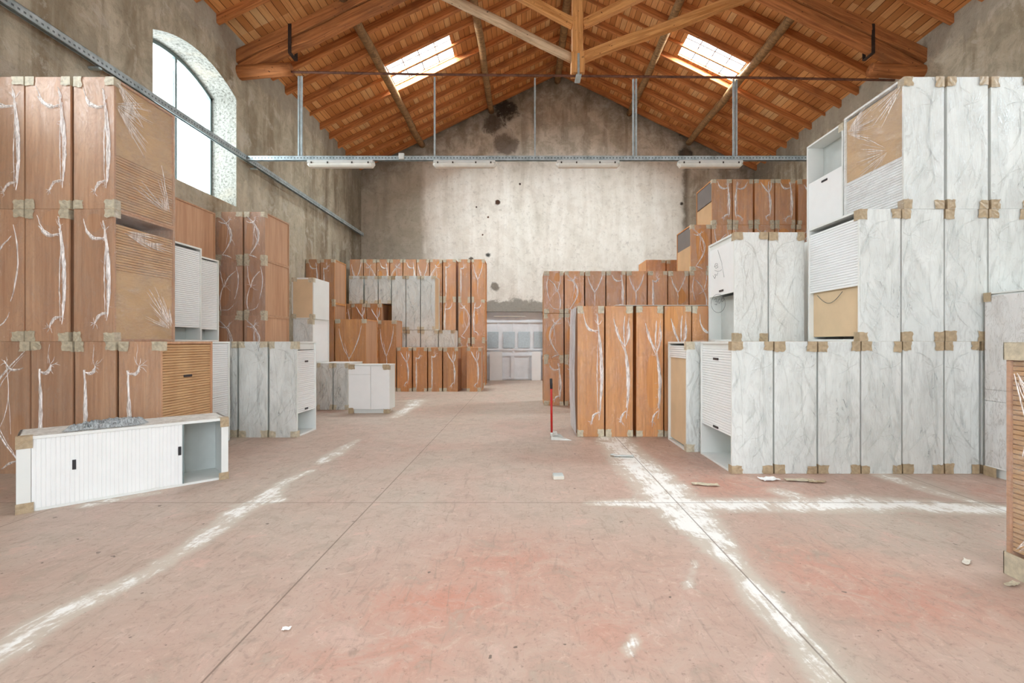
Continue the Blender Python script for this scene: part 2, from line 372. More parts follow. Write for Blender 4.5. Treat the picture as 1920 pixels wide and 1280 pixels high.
    geo = t.n('NewGeometry').outputs['Position']; sx = t.n('SeparateXYZ'); t.set(sx.inputs[0], geo)
    A = {k: t.n('Attribute', _attribute_name=k).outputs['Fac'] for k in ('plaster', 'redness', 'greyness')}
    n1 = t.noise(geo, 0.8, 6, 0.6, 0.6); n2 = t.noise(geo, 4.5, 8, 0.7, 0.8); n3 = t.noise(geo, 38, 5, 0.7)
    mp = t.n('Mapping', Scale=(14, 2.2, 1), Rotation=(0, 0, 0.5)); t.set(mp.inputs[0], geo)
    scr = t.noise(mp.outputs[0], 1.5, 6, 0.65, 1.5)
    c = t.ramp(n1, (0.30, srgb(184, 154, 140)), (0.5, srgb(186, 166, 152)), (0.7, srgb(182, 170, 156)))
    rf = t.math('MULTIPLY', A['redness'], t.step(t.math('ADD', t.math('MULTIPLY', n1, .5), t.math('MULTIPLY', n2, .5)), 0.36, 0.62), True)
    c = t.mix(t.math('MULTIPLY', rf, 0.85, True), c, srgb(196, 132, 112))
    gf = t.math('MULTIPLY', A['greyness'], t.step(n2, 0.30, 0.6), True)
    c = t.mix(t.math('MULTIPLY', gf, 0.8), c, srgb(184, 172, 158))
    c = t.mix(t.math('MULTIPLY', t.step(n2, 0.50, 0.66), 0.65), c, srgb(166, 148, 134))
    c = t.mix(t.math('MULTIPLY', t.step(scr, 0.54, 0.68), 0.5), c, srgb(152, 134, 120))
    c = t.mix(t.math('MULTIPLY', t.math('SUBTRACT', 1.0, t.step(n2, 0.32, 0.42)), 0.35), c, srgb(218, 176, 162))
    n4 = t.noise(geo, 12, 9, 0.78, 1.2)
    c = t.mix(t.math('MULTIPLY', t.step(n4, 0.53, 0.66), 0.5), c, srgb(148, 126, 112))
    c = t.mix(t.math('MULTIPLY', t.math('SUBTRACT', 1.0, t.step(n4, 0.34, 0.46)), 0.4), c, srgb(216, 192, 178))
    c = t.mix(t.math('MULTIPLY', t.step(n3, 0.58, 0.68), 0.5), c, srgb(116, 98, 86))
    speck = t.noise(geo, 16, 2, 0.5); c = t.mix(t.math('MULTIPLY', t.step(speck, 0.735, 0.75), 0.8), c, srgb(96, 84, 76))
    # joints: a lengthwise joint every 2.36 m, a cross joint
    jx = t.math('ABSOLUTE', t.math('SUBTRACT', t.math('FRACT', t.math('DIVIDE', t.math('ADD', sx.outputs[0], 1.19 + 2.36 * 4.5), 2.36)), 0.5))
    jl = t.math('SUBTRACT', 1.0, t.step(t.math('MULTIPLY', jx, 2.36), 0.002, 0.0065))
    jy = t.math('SUBTRACT', 1.0, t.step(t.math('ABSOLUTE', t.math('SUBTRACT', sx.outputs[1], 3.725)), 0.002, 0.007))
    halo = t.math('SUBTRACT', 1.0, t.step(t.math('MULTIPLY', jx, 2.36), 0.0, 0.2))
    halo = t.math('MULTIPLY', t.math('MULTIPLY', halo, t.step(sx.outputs[0], 0.6, 0.9)), 0.5)
    c = t.mix(halo, c, srgb(186, 180, 166))
    # plaster dust
    fl = t.math('ADD', t.math('MULTIPLY', n2, 0.55), t.math('ADD', t.math('MULTIPLY', scr, 0.35), t.math('MULTIPLY', n3, 0.2)))
    pm = t.math('ADD', A['plaster'], t.math('MULTIPLY', t.math('SUBTRACT', fl, 0.56), 5.0))
    film = t.math('MULTIPLY', t.step(t.math('ADD', A['plaster'], t.math('MULTIPLY', t.math('SUBTRACT', n2, .5), 1.2)), 0.05, 0.5), 0.6)
    c = t.mix(film, c, srgb(200, 194, 180))
    c = t.mix(t.math('MULTIPLY', t.math('MULTIPLY', t.step(pm, 0.42, 1.05), t.step(A['plaster'], 0.02, 0.2)), 0.92), c, srgb(240, 240, 236))
    c = t.mix(t.math('MULTIPLY', t.math('MAXIMUM', jl, jy), 0.75), c, srgb(108, 92, 80))
    rough = t.ramp(n2, (0.3, (0.42,) * 3), (0.7, (0.62,) * 3))
    m = t.done(t.bsdf(c, rough, t.bump(t.math('ADD', n2, t.math('MULTIPLY', n3, 0.4)), 0.12, 0.02), spec=0.3))
    me.materials.append(m)
    o = bpy.data.objects.new('floor', me); COL.objects.link(o); tag(o, kind='structure')
    # foundation slab under it
build_floor()

ARCH = lambda s: 5.68 + 0.27 * (1 - (2 * s - 1) ** 2) + 0.0
def side_wall(name, xin, out, wins):
    """wall with arched window openings, 0.5 m thick"""
    T = 0.52 * out
    bm = bmesh.new(); bm2 = None
    top = EAVE + 0.05
    ycuts = [YB]
    for (a, b) in wins: ycuts += [a + (b - a) * k / 14 for k in range(15)]
    ycuts.append(YF + 0.3)
    def inwin(y0, y1):
        for (a, b) in wins:
            if y0 >= a - 1e-6 and y1 <= b + 1e-6: return (a, b)
    for y0, y1 in zip(ycuts, ycuts[1:]):
        w = inwin(y0, y1)
        for x in (xin, xin + T):
            if not w: poly(bm, [(x, y0, 0), (x, y1, 0), (x, y1, top), (x, y0, top)])
            else:
                a, b = w; h0, h1 = ARCH((y0 - a) / (b - a)), ARCH((y1 - a) / (b - a))
                poly(bm, [(x, y0, 0), (x, y1, 0), (x, y1, 3.71), (x, y0, 3.71)])
                poly(bm, [(x, y0, h0), (x, y1, h1), (x, y1, top), (x, y0, top)])
        if w:
            f = poly(bm, [(xin, y0, h0), (xin, y1, h1), (xin + T, y1, h1), (xin + T, y0, h0)]); f.material_index = 1
            f = poly(bm, [(xin, y0, 3.71), (xin, y1, 3.71), (xin + T, y1, 3.80), (xin + T, y0, 3.80)]); f.material_index = 0
    for (a, b) in wins:
        for y in (a, b):
            f = poly(bm, [(xin, y, 3.71), (xin, y, 5.68), (xin + T, y, 5.68), (xin + T, y, 3.71)]); f.material_index = 1
    poly(bm, [(xin, YB, top), (xin, YF + .3, top), (xin + T, YF + .3, top), (xin + T, YB, top)])
    poly(bm, [(xin, YB, 0), (xin, YB, top), (xin + T, YB, top), (xin + T, YB, 0)])
    bmesh.ops.remove_doubles(bm, verts=bm.verts, dist=1e-4)
    o = link(name, bm, [M['wall_side'], M['reveal']]); tag(o, kind='structure')
    return o
WL = [(-2.4, -0.44), (2.2, 4.16), (6.81, 8.77)]  # only the last window is in view; the nearer two are added for daylight
WR = [(-2.4, -0.44), (2.2, 4.16)]  # both out of view, added to balance the light
side_wall('wall_left', XL, -1, WL); side_wall('wall_right', XR, 1, WR)
def m_glass():
    t = NT('window_glass')
    g = t.n('BsdfGlossy', Roughness=0.05); tr = t.n('BsdfTransparent', Color=(0.96, 0.98, 0.98, 1))
    return t.done(t.n('MixShader', i0=0.06, i1=tr.outputs[0], i2=g.outputs[0]))
M['glass'] = m_glass()
wi = 0
for (xin, out, wins) in ((XL, -1, WL), (XR, 1, WR)):
    for (a, b) in wins:
        wi += 1; x = xin + out * 0.47
        r = empty('window_%d' % wi, (x, (a + b) / 2, 3.78)); tag(r, kind='structure')
        hw = (b - a) / 2; bm = bmesh.new()
        N = 14
        for k in range(N):
            s0, s1 = k / N, (k + 1) / N; y0, y1 = -hw + 2 * hw * s0, -hw + 2 * hw * s1
            h0, h1 = ARCH(s0) - 3.78, ARCH(s1) - 3.78
            vs = [bm.verts.new(p) for p in ((-.03, y0, h0 - .06), (-.03, y1, h1 - .06), (-.03, y1, h1), (-.03, y0, h0), (.03, y0, h0 - .06), (.03, y1, h1 - .06), (.03, y1, h1), (.03, y0, h0))]
            for f in ((0, 1, 2, 3), (7, 6, 5, 4), (0, 4, 5, 1)): bm.faces.new([vs[i] for i in f])
        box(bm, -.03, .03, -hw, -hw + .05, 0, ARCH(0) - 3.78); box(bm, -.03, .03, hw - .05, hw, 0, ARCH(1) - 3.78)
        box(bm, -.03, .03, -hw + .05, hw - .05, 0, .05); box(bm, -.025, .025, .06, .105, .05, ARCH(.53) - 3.84)
        link('window_frame', bm, M['winframe'], r, recalc=True)
        bm = bmesh.new()
        box(bm, -.004, .004, -hw + .05, .06, .05, 1.9); box(bm, -.004, .004, .105, hw - .05, .05, 1.9)
        link('window_glass', bm, M['glass'], r)

# gable wall with the doorway
def gable():
    bm = bmesh.new(); dx0, dx1, dh = -1.45, 0.56, 2.21
    xs = sorted([XL - .5, XL, dx0, dx1, XM, XR, XR + .5] + [-3.5, 3.3, 5.2])
    for x0, x1 in zip(xs, xs[1:]):
        r = lambda x: roofz(max(XL, min(XR, x))) + 0.02
        b = dh if (x0 >= dx0 - 1e-6 and x1 <= dx1 + 1e-6) else 0
        for y in (YF, YF + .55):
            poly(bm, [(x0, y, b), (x1, y, b), (x1, y, r(x1)), (x0, y, r(x0))])
    poly(bm, [(dx0, YF, dh), (dx1, YF, dh), (dx1, YF + .55, dh), (dx0, YF + .55, dh)])
    for x in (dx0, dx1): poly(bm, [(x, YF, 0), (x, YF, dh), (x, YF + .55, dh), (x, YF + .55, 0)])
    tag(link('wall_far', bm, M['wall_far']), kind='structure')
    # the white door set in the opening
    d = empty('door_1', ((dx0 + dx1) / 2, YF + .16, 0)); tag(d, kind='structure')
    w = (dx1 - dx0) / 2; bm = bmesh.new()
    box(bm, -w, w, 0, .06, 0, dh - .002)
    for x in (-w, -w * .5, 0, w * .5, w - .05): box(bm, x, x + .05, -.02, 0, 0.05, 1.86)
    for z in (.02, .78, .96, 1.86): box(bm, -w, w, -.03, 0, z, z + .06)
    box(bm, -.06, .06, -.045, -.03, .05, .78)
    link('door_leaf', bm, M['doorw'], d, bevel=.004)
    for px0, px1 in ((915, 935), (944, 965), (972, 993), (1001, 1017)):
        bm = bmesh.new(); a = X(px0, YF + .27) - d.location.x; b = X(px1, YF + .27) - d.location.x
        box(bm, a, b, -.035, -.021, H(652, YF + .27), H(622, YF + .27)); link('glazed_pane', bm, M['doorglass'], d)
    for px0, px1 in ((919, 942), (997, 1014)):
        bm = bmesh.new(); a = X(px0, YF + .2) - d.location.x; b = X(px1, YF + .2) - d.location.x
        vs = box(bm, a, b, -.13, -.10, 0.0, 0.93)
        o = link('loose_panel', bm, M['slat_white'], d); o['label'] = 'white board leaning against the door'
    bm = bmesh.new(); tube(bm, [(-.6, -.06, 2.06), (.4, -.06, 2.06)], .018); link('strip_lamp', bm, M['lampd'], d)
gable()

# unseen back wall added to cut foreground daylight, with an assumed open gate
bm = bmesh.new()
for (x0, x1, b) in ((XL - .5, -1.9, 0), (-1.9, XM, 4.6), (XM, 3.9, 4.6), (3.9, XR + .5, 0)):
    for y in (YB - .4, YB): poly(bm, [(x0, y, b), (x1, y, b), (x1, y, roofz(x1)), (x0, y, roofz(x0))])
poly(bm, [(-1.9, YB - .4, 4.6), (3.9, YB - .4, 4.6), (3.9, YB, 4.6), (-1.9, YB, 4.6)])
for x in (-1.9, 3.9): poly(bm, [(x, YB - .4, 0), (x, YB, 0), (x, YB, 4.6), (x, YB - .4, 4.6)])
tag(link('wall_back_unseen', bm, M['wall_side']), kind='structure')

# roof
SKY = [(-3.37, -1.84, 11.30, 12.28), (3.85, 5.25, 11.23, 12.2)]
def roof():
    bm = bmesh.new(); TH = .04
    def quad(x0, x1, y0, y1):
        for dz in (0, TH): poly(bm, [(x0, y0, roofz(x0) + dz), (x1, y0, roofz(x1) + dz), (x1, y1, roofz(x1) + dz), (x0, y1, roofz(x0) + dz)])
    near = [(-3.37, -1.84, 3.1, 4.05), (3.85, 5.25, 3.1, 4.05), (-3.37, -1.84, -1.6, -.65), (3.85, 5.25, -1.6, -.65)]  # unseen skylights, added to bring daylight into the near bays
    for (xa, xb, k) in ((XL - .5, XM, 0), (XM, XR + .5, 1)):
        hs = sorted([s for s in SKY + near if (s[0] < XM) == (k == 0)], key=lambda s: s[2])
        y = YB
        for (hx0, hx1, hy0, hy1) in hs:
            quad(xa, xb, y, hy0); quad(xa, hx0, hy0, hy1); quad(hx1, xb, hy0, hy1); y = hy1
            for yy in (hy0, hy1): poly(bm, [(hx0, yy, roofz(hx0)), (hx1, yy, roofz(hx1)), (hx1, yy, roofz(hx1) + .07), (hx0, yy, roofz(hx0) + .07)])
            for xx in (hx0, hx1): poly(bm, [(xx, hy0, roofz(xx)), (xx, hy1, roofz(xx)), (xx, hy1, roofz(xx) + .07), (xx, hy0, roofz(xx) + .07)])
        quad(xa, xb, y, YF + .5)
    # roofz clamps outside the walls through min(), keep the eaves running down
    c = link('ceiling', bm, M['planks']); tag(c, kind='structure')
    # rafters
    k = -20
    ys = [8.25 + .585 * k for k in range(-20, 13)]
    for y in ys:
        if y < YB + .1 or y > YF - .06: continue
        for (a, b) in ((XL - .12, XM - .02), (XR + .12, XM + .02)):
            if abs(y - 8.83) < .1: continue
            dz = .075
            thin = abs(y - 11.76) < .05
            if thin:   # lighter piece across the skylight
                local_beam('rafter', (a, y, roofz(a) - .04), (b, y, roofz(b) - .04), .05, .07, M['rafter'], c, seg=8, wob=.003); continue
            local_beam('rafter', (a, y, roofz(a) - dz), (b, y, roofz(b) - dz), random.uniform(.085, .11), .145, M['rafter'], c, seg=8, wob=.005)
    for x, r in ((-3.35, .19), (-1.13, .18), (XM, .2), (3.3, .18), (5.2, .19)):
        for (y0, y1) in ((YB, 8.8), (8.8, YF + .1)):
            local_beam('purlin', (x, y0, roofz(x) - .15 - r * .55 - (.05 if x == XM else 0)), (x, y1, roofz(x) - .15 - r * .55 - (.05 if x == XM else 0)), r, r, M['pole'], c, True, seg=16, wob=.01)
    n = wi
    for (x0, x1, y0, y1) in SKY + near:
        n += 1; z0, z1 = roofz(x0), roofz(x1)
        w = empty('window_%d' % n, (x0, y0, z0)); tag(w, kind='structure')
        bm = bmesh.new()
        def bar(ax, ay, bx, by, r=.014): tube(bm, [(ax - x0, ay - y0, roofz(ax) + .05 - z0), (bx - x0, by - y0, roofz(bx) + .05 - z0)], r, 6)
        for s in (0, .25, .5, .75, 1): bar(x0 + (x1 - x0) * s, y0, x0 + (x1 - x0) * s, y1)
        for s in (0, .36, .68, 1): bar(x0, y0 + (y1 - y0) * s, x1, y0 + (y1 - y0) * s, .011)
        link('window_frame', bm, M['iron'], w)
        bm = bmesh.new(); p = [(x0, y0), (x1, y0), (x1, y1), (x0, y1)]
        for dz in (.075, .081): poly(bm, [(a - x0, b - y0, roofz(a) + dz - z0) for a, b in p])
        link('window_glass', bm, M['glass'], w)
roof()

# truss
ZT = 8.88
def truss():
    t = empty('roof_truss', (XM, ZT, 6.2)); tag(t, 'large timber roof truss with a king post and thin iron tie rod', 'roof truss')
    pz = lambda x: roofz(x) - .42
    for s, xe in ((1, XL), (-1, XR)):
        local_beam('principal_rafter', (xe - s * .1, ZT, pz(xe)), (XM - s * .02, ZT, pz(XM)), .22, .22, M['truss_dark'], t, seg=14, wob=.01)
        xi = xe + s * 4.0
        local_beam('under_rafter', (xe + s * .05, ZT, pz(xe) - .18), (xi, ZT, pz(xi) - .21), .20, .17, M['truss_dark'], t, seg=12, wob=.01)
        local_beam('corbel', (xe - s * .25, ZT, pz(xe) - .22), (xe + s * .95, ZT, pz(xe) - .16), .28, .26, M['truss_dark'], t, True, seg=8, wob=.006, taper=.12)
        bm = bmesh.new(); xs = xe + s * .98; zc = pz(xs) - .1
        box(bm, xs - .03, xs + .03, ZT - .125, ZT + .125, zc - .30, zc - .28); box(bm, xs - .03, xs + .03, ZT - .125, ZT - .115, zc - .28, zc + .24); box(bm, xs - .03, xs + .03, ZT + .115, ZT + .125, zc - .28, zc + .24)
        o = link('iron_strap', bm, M['iron'], t); o.location = -t.location
    local_beam('king_post', (XM - .06, ZT, 6.2), (XM - .06, ZT, pz(XM) + .05), .2, .2, M['truss'], t, seg=10, wob=.006)
    local_beam('post_foot', (XM - .06, ZT, 6.17), (XM - .06, ZT, 6.55), .245, .245, M['truss'], t, seg=3, wob=.004)
    bm = bmesh.new(); box(bm, XM - .075, XM - .035, ZT - .14, ZT - .125, 6.12, 6.5); box(bm, XM - .1, XM, ZT - .14, ZT + .14, 6.10, 6.12)
    o = link('iron_strap', bm, M['galv'], t); o.location = -t.location
    local_beam('strut', (.86, ZT, 6.47), (-2.28, ZT, 8.0), .17, .17, M['truss_grey'], t, True, sag=-.02, seg=14, wob=.008)
    local_beam('strut', (1.04, ZT, 6.49), (4.55, ZT, 7.80), .15, .16, M['truss'], t, seg=12, wob=.006)
    local_beam('strut', (.87, ZT - .02, 7.1), (-1.35, ZT - .02, 8.3), .14, .15, M['truss'], t, seg=10)
    local_beam('strut', (1.03, ZT - .02, 7.1), (3.4, ZT - .02, 8.25), .14, .15, M['truss'], t, seg=10)
    bm = bmesh.new(); tube(bm, [(XL + .9, ZT, 6.235), (-2, ZT, 6.19), (XM, ZT, 6.16), (4, ZT, 6.13), (XR - .5, ZT, 6.08)], .022, 8)
    o = link('tie_rod', bm, M['rust'], t); o.location = -t.location
truss()

# strut channel rails
def channel(bm, L, w=.05, h=.07):
    """open channel along +x with a row of holes drawn as inset slots"""
    t = .004; n = int(L / .1)
    box(bm, 0, L, -w / 2, -w / 2 + t, 0, h); box(bm, 0, L, w / 2 - t, w / 2, 0, h); box(bm, 0, L, -w / 2, w / 2, h - t, h)
    box(bm, 0, L, -w / 2, -w / 2 + .014, 0, t); box(bm, 0, L, w / 2 - .014, w / 2, 0, t)
def slots(bm, L, w, h):
    for k in range(int(L / .08)):
        x = .04 + k * .08; box(bm, x - .018, x + .018, -w / 2 - .0015, -w / 2 - .0005, h * .35, h * .65)
        box(bm, x - .018, x + .018, w / 2 + .0005, w / 2 + .0015, h * .35, h * .65)
def m_perf():
    t = NT('perforated_steel'); tc = t.n('TexCoord').outputs['Object']; sx = t.n('SeparateXYZ'); t.set(sx.inputs[0], tc)
    nz = t.noise(tc, 9, 4); c = t.ramp(nz, (.3, srgb(146, 160, 164)), (.7, srgb(190, 204, 208)))
    fx = t.math('ABSOLUTE', t.math('SUBTRACT', t.math('FRACT', t.math('DIVIDE', sx.outputs[0], .06)), .5))
    fz = t.math('ABSOLUTE', t.math('SUBTRACT', sx.outputs[2], .045)); fy = t.math('ABSOLUTE', sx.outputs[1])
    m = t.math('MULTIPLY', t.math('LESS_THAN', fx, .22), t.math('LESS_THAN', fz, .011))
    c = t.mix(t.math('MULTIPLY', m, .8), c, srgb(70, 78, 82))
    return t.done(t.bsdf(c, .42, None, .4))
M['galv_perf'] = m_perf()
ra = empty('cable_rail', (XL + .03, YB + .2, 4.58)); tag(ra, 'galvanised perforated steel rail running lengthwise along the left wall', 'metal rail')
bm = bmesh.new(); channel(bm, YF - YB - .4, .06, .1); o = link('channel', bm, M['galv_perf'], ra); o.rotation_euler = (0, 0, R(90)); o.location = (.09, 0, 0)
bm = bmesh.new()
for y in (1, 4.5, 8.0, 9.6, 13): box(bm, -.028, .1, y, y + .05, -.03, -.004)
link('bracket', bm, M['galv'], ra)
rb = empty('cable_rail', (XL + .155, ZT, 4.59)); tag(rb, 'galvanised perforated steel rail spanning the hall and carrying the tube lights', 'metal rail')
bm = bmesh.new(); channel(bm, XR - XL - .2, .06, .085); link('channel', bm, M['galv_perf'], rb)
for px, dbl in ((563, 1), (815, 0), (1003, 0), (1190, 1), (1378, 1)):
    x = X(px, ZT) - rb.location.x; bm = bmesh.new(); zt = 6.19 - (x / 12) * .1 - 4.59 - .03
    for q in ((-.026, .026) if dbl else (0,)):
        box(bm, x + q - .014, x + q + .014, -.02, -.012, .085, zt); box(bm, x + q - .014, x + q - .008, -.012, .02, .085, zt); box(bm, x + q + .008, x + q + .014, -.012, .02, .085, zt)
    link('hanger', bm, M['galv'], rb)
bm = bmesh.new(); x = X(754, ZT) - rb.location.x; box(bm, x - .05, x + .05, -.07, -.032, .01, .12)
o = link('junction_box', bm, M['lampw'], rb, bevel=.006)

def lamp(px0, px1, label):
    x0, x1 = X(px0, ZT), X(px1, ZT); xc = (x0 + x1) / 2; L = x1 - x0
    r = empty('hanging_tube_light', (xc, ZT, 4.456)); tag(r, label, 'light', 'fluorescent lights under the rail')
    bm = bmesh.new(); h = L / 2
    prof = [(-.05, .132), (-.072, .118), (-.078, .075), (.078, .075), (.072, .118), (.05, .132)]
    for ra_, xx in ((0, -h + .02), (1, h - .02)): pass
    rr = [[bm.verts.new((xx, y, z)) for (y, z) in prof] for xx in (-h + .02, h - .02)]
    n = len(prof)
    for k in range(n): bm.faces.new((rr[0][k], rr[0][(k + 1) % n], rr[1][(k + 1) % n], rr[1][k]))
    bm.faces.new(rr[0][::-1]); bm.faces.new(rr[1]); link('housing', bm, M['lampw'], r, recalc=True)
    bm = bmesh.new(); prof = [(-.074, .074), (-.07, .035), (-.045, .008), (.045, .008), (.07, .035), (.074, .074)]
    rr = [[bm.verts.new((xx, y * s, .074 - (.074 - z) * s)) for (y, z) in prof] for xx, s in ((-h, .35), (-h + .05, 1), (h - .05, 1), (h, .35))]
    for a, b in zip(rr, rr[1:]):
        for k in range(n): bm.faces.new((a[k], a[(k + 1) % n], b[(k + 1) % n], b[k]))
    bm.faces.new(rr[0][::-1]); bm.faces.new(rr[-1]); link('diffuser', bm, M['lampd'], r, recalc=True)
    for q in (-h + .1, -h * .36, h * .36, h - .1):
        bm = bmesh.new(); box(bm, q - .012, q + .012, -.086, -.0785, .062, .092); link('clip', bm, M['iron'], r)
lamp(577, 703, 'white fluorescent tube light under the rail, leftmost of four, by the left wall')
lamp(812, 931, 'white fluorescent tube light under the rail, second from the left')
lamp(1042, 1162, 'white fluorescent tube light under the rail, third from the left')
lamp(1270, 1392, 'white fluorescent tube light under the rail, rightmost of four')

# ------------------------------------------------------------------ cabinets
T_ = .022
def ribbon(bm, pts, w, lift, off=-0.004):
    """soft raised strip on the near face; pts (x, z) local, off = y of the face film"""
    prev = None; n = len(pts)
    for i, (x, z) in enumerate(pts):
        a = pts[max(i - 1, 0)]; b = pts[min(i + 1, n - 1)]
        dx, dz = b[0] - a[0], b[1] - a[1]; L = math.hypot(dx, dz) + 1e-9; nx, nz = -dz / L, dx / L
        s = i / (n - 1); ww = w * (0.18 + 0.82 * math.sin(math.pi * min(1, max(0, .06 + .88 * s)))) * random.uniform(.75, 1.2) / 2
        l = lift * random.uniform(.6, 1.2)
        r = [bm.verts.new((x + nx * ww, off, z + nz * ww)), bm.verts.new((x, off - l, z)), bm.verts.new((x - nx * ww, off, z - nz * ww))]
        if prev:
            bm.faces.new((prev[0], prev[1], r[1], r[0])); bm.faces.new((prev[1], prev[2], r[2], r[1]))
        prev = r
def curve(p, q, bend, n=9, jit=.004):
    out = []; dx, dz = q[0] - p[0], q[1] - p[1]
    for i in range(n):
        s = i / (n - 1); k = bend * math.sin(math.pi * s)
        out.append((p[0] + dx * s - dz * k + random.uniform(-jit, jit), p[1] + dz * s + dx * k + random.uniform(-jit, jit)))
    return out
def bunch_mesh(w, h, style, mirror):
    """strands of gathered stretch film; style strings name the look"""
    bm = bmesh.new(); S = lambda x: (-(x - .5) if mirror else (x - .5)) * w
    def rb(p, q, bend=0, wd=.02, n=9): ribbon(bm, curve((S(p[0]), p[1] * h), (S(q[0]), q[1] * h), bend * (-1 if mirror else 1), n), wd, wd * .3)
    def fan(p, dirs, ln, wd=.006):
        for d in dirs:
            d += random.uniform(-12, 12); l = ln * random.uniform(.5, 1.3)
            q = (p[0] + math.cos(R(d)) * l / w, p[1] + math.sin(R(d)) * l / h); rb(p, q, random.uniform(-.15, .15), wd, 5)
    j = lambda a=.03: random.uniform(-a, a)
    def hairs(x0, z0, x1, z1, n=14):
        for _ in range(n):
            q = random.random(); fan((x0 + (x1 - x0) * q, z0 + (z1 - z0) * q), (random.choice((35, 60, 120, 150, 215, 330)),), random.uniform(.02, .06), .0025)
    if style == 'long':      # one long gather near an edge, arm at the top, claw at the bottom
        x = .80 + j(); t = .84 + j(.02); b = .14 + j(.02)
        rb((x - .02, t), (x + .05, b + .05), .03, .042, 16); rb((x, t), (x + .03, b), .04, .02, 16); rb((x + .03, t - .02), (x, b + .02), -.02, .012, 16)
        rb((x, t - .04), (x - .5, t + .02), .25, .03); rb((x - .02, t - .06), (x - .55, t + .10), .2, .014); rb((x, t), (x - .06, t + .09), 0, .02)
        rb((x + .04, b + .06), (x - .25, b - .02), -.2, .03); fan((x - .25, b - .02), (120, 160, 200, 250, 290), .05)
        fan((x - .02, t), (60, 90, 120), .08); hairs(x, t, x + .03, b)
    elif style == 'hook':    # claw at the top, tail running down
        x = .22 + j(); t = .80 + j(.03); b = .05
        rb((x, t), (x + .02, b), .01, .036, 16); rb((x + .03, t), (x, b), -.01, .016, 16)
        rb((x, t - .02), (x + .28, t + .03), -.35, .035); fan((x + .26, t + .03), (-60, -30, 0, 30, 70, 110), .075)
        rb((x + .2, t + .04), (x + .24, .98), 0, .005, 5)
    elif style == 'tree':    # branches spreading upward
        x = .72 + j(.06); t = .68 + j(.04); b = .14 + j(.03)
        rb((x, t), (x + .06, b + .08), .04, .045, 14); rb((x, t), (x + .04, b), .05, .018, 14); rb((x - .03, t), (x + .08, b + .1), .02, .012, 14)
        rb((x, t), (x - .42, t + .22), .06, .028); rb((x - .02, t - .03), (x - .30, t + .16), .03, .016); rb((x, t), (x + .12, t + .20), -.08, .03); rb((x, t), (x, t + .24), .04, .02); rb((x + .03, t + .05), (x + .16, t + .26), 0, .008); hairs(x - .02, t + .05, x + .05, b)
        rb((x + .04, b + .06), (x - .18, b - .03), -.1, .026); fan((x - .12, b - .02), (140, 190, 230, 265, 300), .06)
    elif style == 'arc':     # curved rim beside a torn opening
        rb((.10, .93), (.25, .10), .28, .022, 16); rb((.12, .9), (.28, .12), .25, .01, 16); rb((.25, .10), (.6, .04), .05, .02)
        rb((.12, .80), (.55, .86), -.3, .02); fan((.5, .84), (10, 40, -30, 80), .06); rb((.52, .82), (.72, .3), -.1, .008); rb((.5, .82), (.4, .3), 0, .006)
    elif style == 'vee':
        rb((.45, .50), (.12, .88), .05, .02); rb((.47, .5), (.86, .92), -.05, .022); rb((.46, .52), (.47, .28), .02, .02, 8); rb((.45, .48), (.3, .7), 0, .01); fan((.46, .5), (60, 90, 120, 45, 135), .10); rb((.46, .3), (.44, .12), .03, .008)
    elif style == 'claw':    # short crossing pieces
        rb((.2, .08), (.32, .55), .10, .022, 9); rb((.3, .5), (.75, .80), .1, .02); rb((.34, .5), (.15, .9), .05, .016); rb((.72, .3), (.78, .88), -.08, .018)
        fan((.33, .52), (20, 60, 100, 150, 330), .10); rb((.2, .1), (.7, .22), -.2, .012)
    elif style == 'wisp':    # faint creases on white
        for _ in range(4):
            a0, b0 = random.uniform(.08, .9), random.uniform(.1, .9); rb((a0, b0), (a0 + random.uniform(-.3, .3), b0 - random.uniform(.1, .35)), random.uniform(-.2, .2), random.uniform(.004, .03), 10)
        x = .75 + j(.14); q = random.uniform(.6, .95)
        rb((x, q), (x + .05, .15 + j(.1)), .05 + j(.09), .035, 14); rb((x - .04, .86), (x + .08, .2), -.04, .012, 14); rb((x, .45), (.15, .18), .05, .02); rb((x, .75), (.3, .92), -.2, .018)
        fan((x, .8), (30, 80, 140, 200), .14, .008); rb((.15, .9), (.25, .2), .03 + j(.05), .008, 12)
        rb((x + .05, .3), (.5, .12), .1, .014); fan((x, .3), (200, 240, 300), .1, .008)
    for v in bm.verts: v.co.x = max(-w / 2 + .002, min(w / 2 - .002, v.co.x)); v.co.z = max(.003, min(h - .003, v.co.z))
    return link('film_bunch', bm, M['bunch'])
def film_sheet(w, h, hole=None, y=-.002, mat=None):
    bm = bmesh.new()
    if not hole: poly(bm, [(-w / 2, y, .002), (w / 2, y, .002), (w / 2, y, h - .002), (-w / 2, y, h - .002)])
    else:
        cx, cz, rx, rz = (hole[0] - .5) * w, hole[1] * h, hole[2] * w, hole[3] * h; N = 32; a, b = [], []
        for k in range(N):
            th = 2 * math.pi * k / N + math.pi / 4; c, s = math.cos(th), math.sin(th)
            e = 1 + .08 * math.sin(3 * th + cx * 40); a.append(bm.verts.new((cx + rx * c * e, y, cz + rz * s * e)))
            m = max(abs(c), abs(s)); ux, uz = c / m, s / m
            px = (w / 2 - cx) * ux if ux > 0 else (cx + w / 2) * ux; pz = (h - .004 - cz) * uz if uz > 0 else (cz - .002) * uz
            b.append(bm.verts.new((cx + px, y, cz + pz)))
        for k in range(N): bm.faces.new((a[k], a[(k + 1) % N], b[(k + 1) % N], b[k]))
    return link('stretch_film', bm, mat or M['film'])
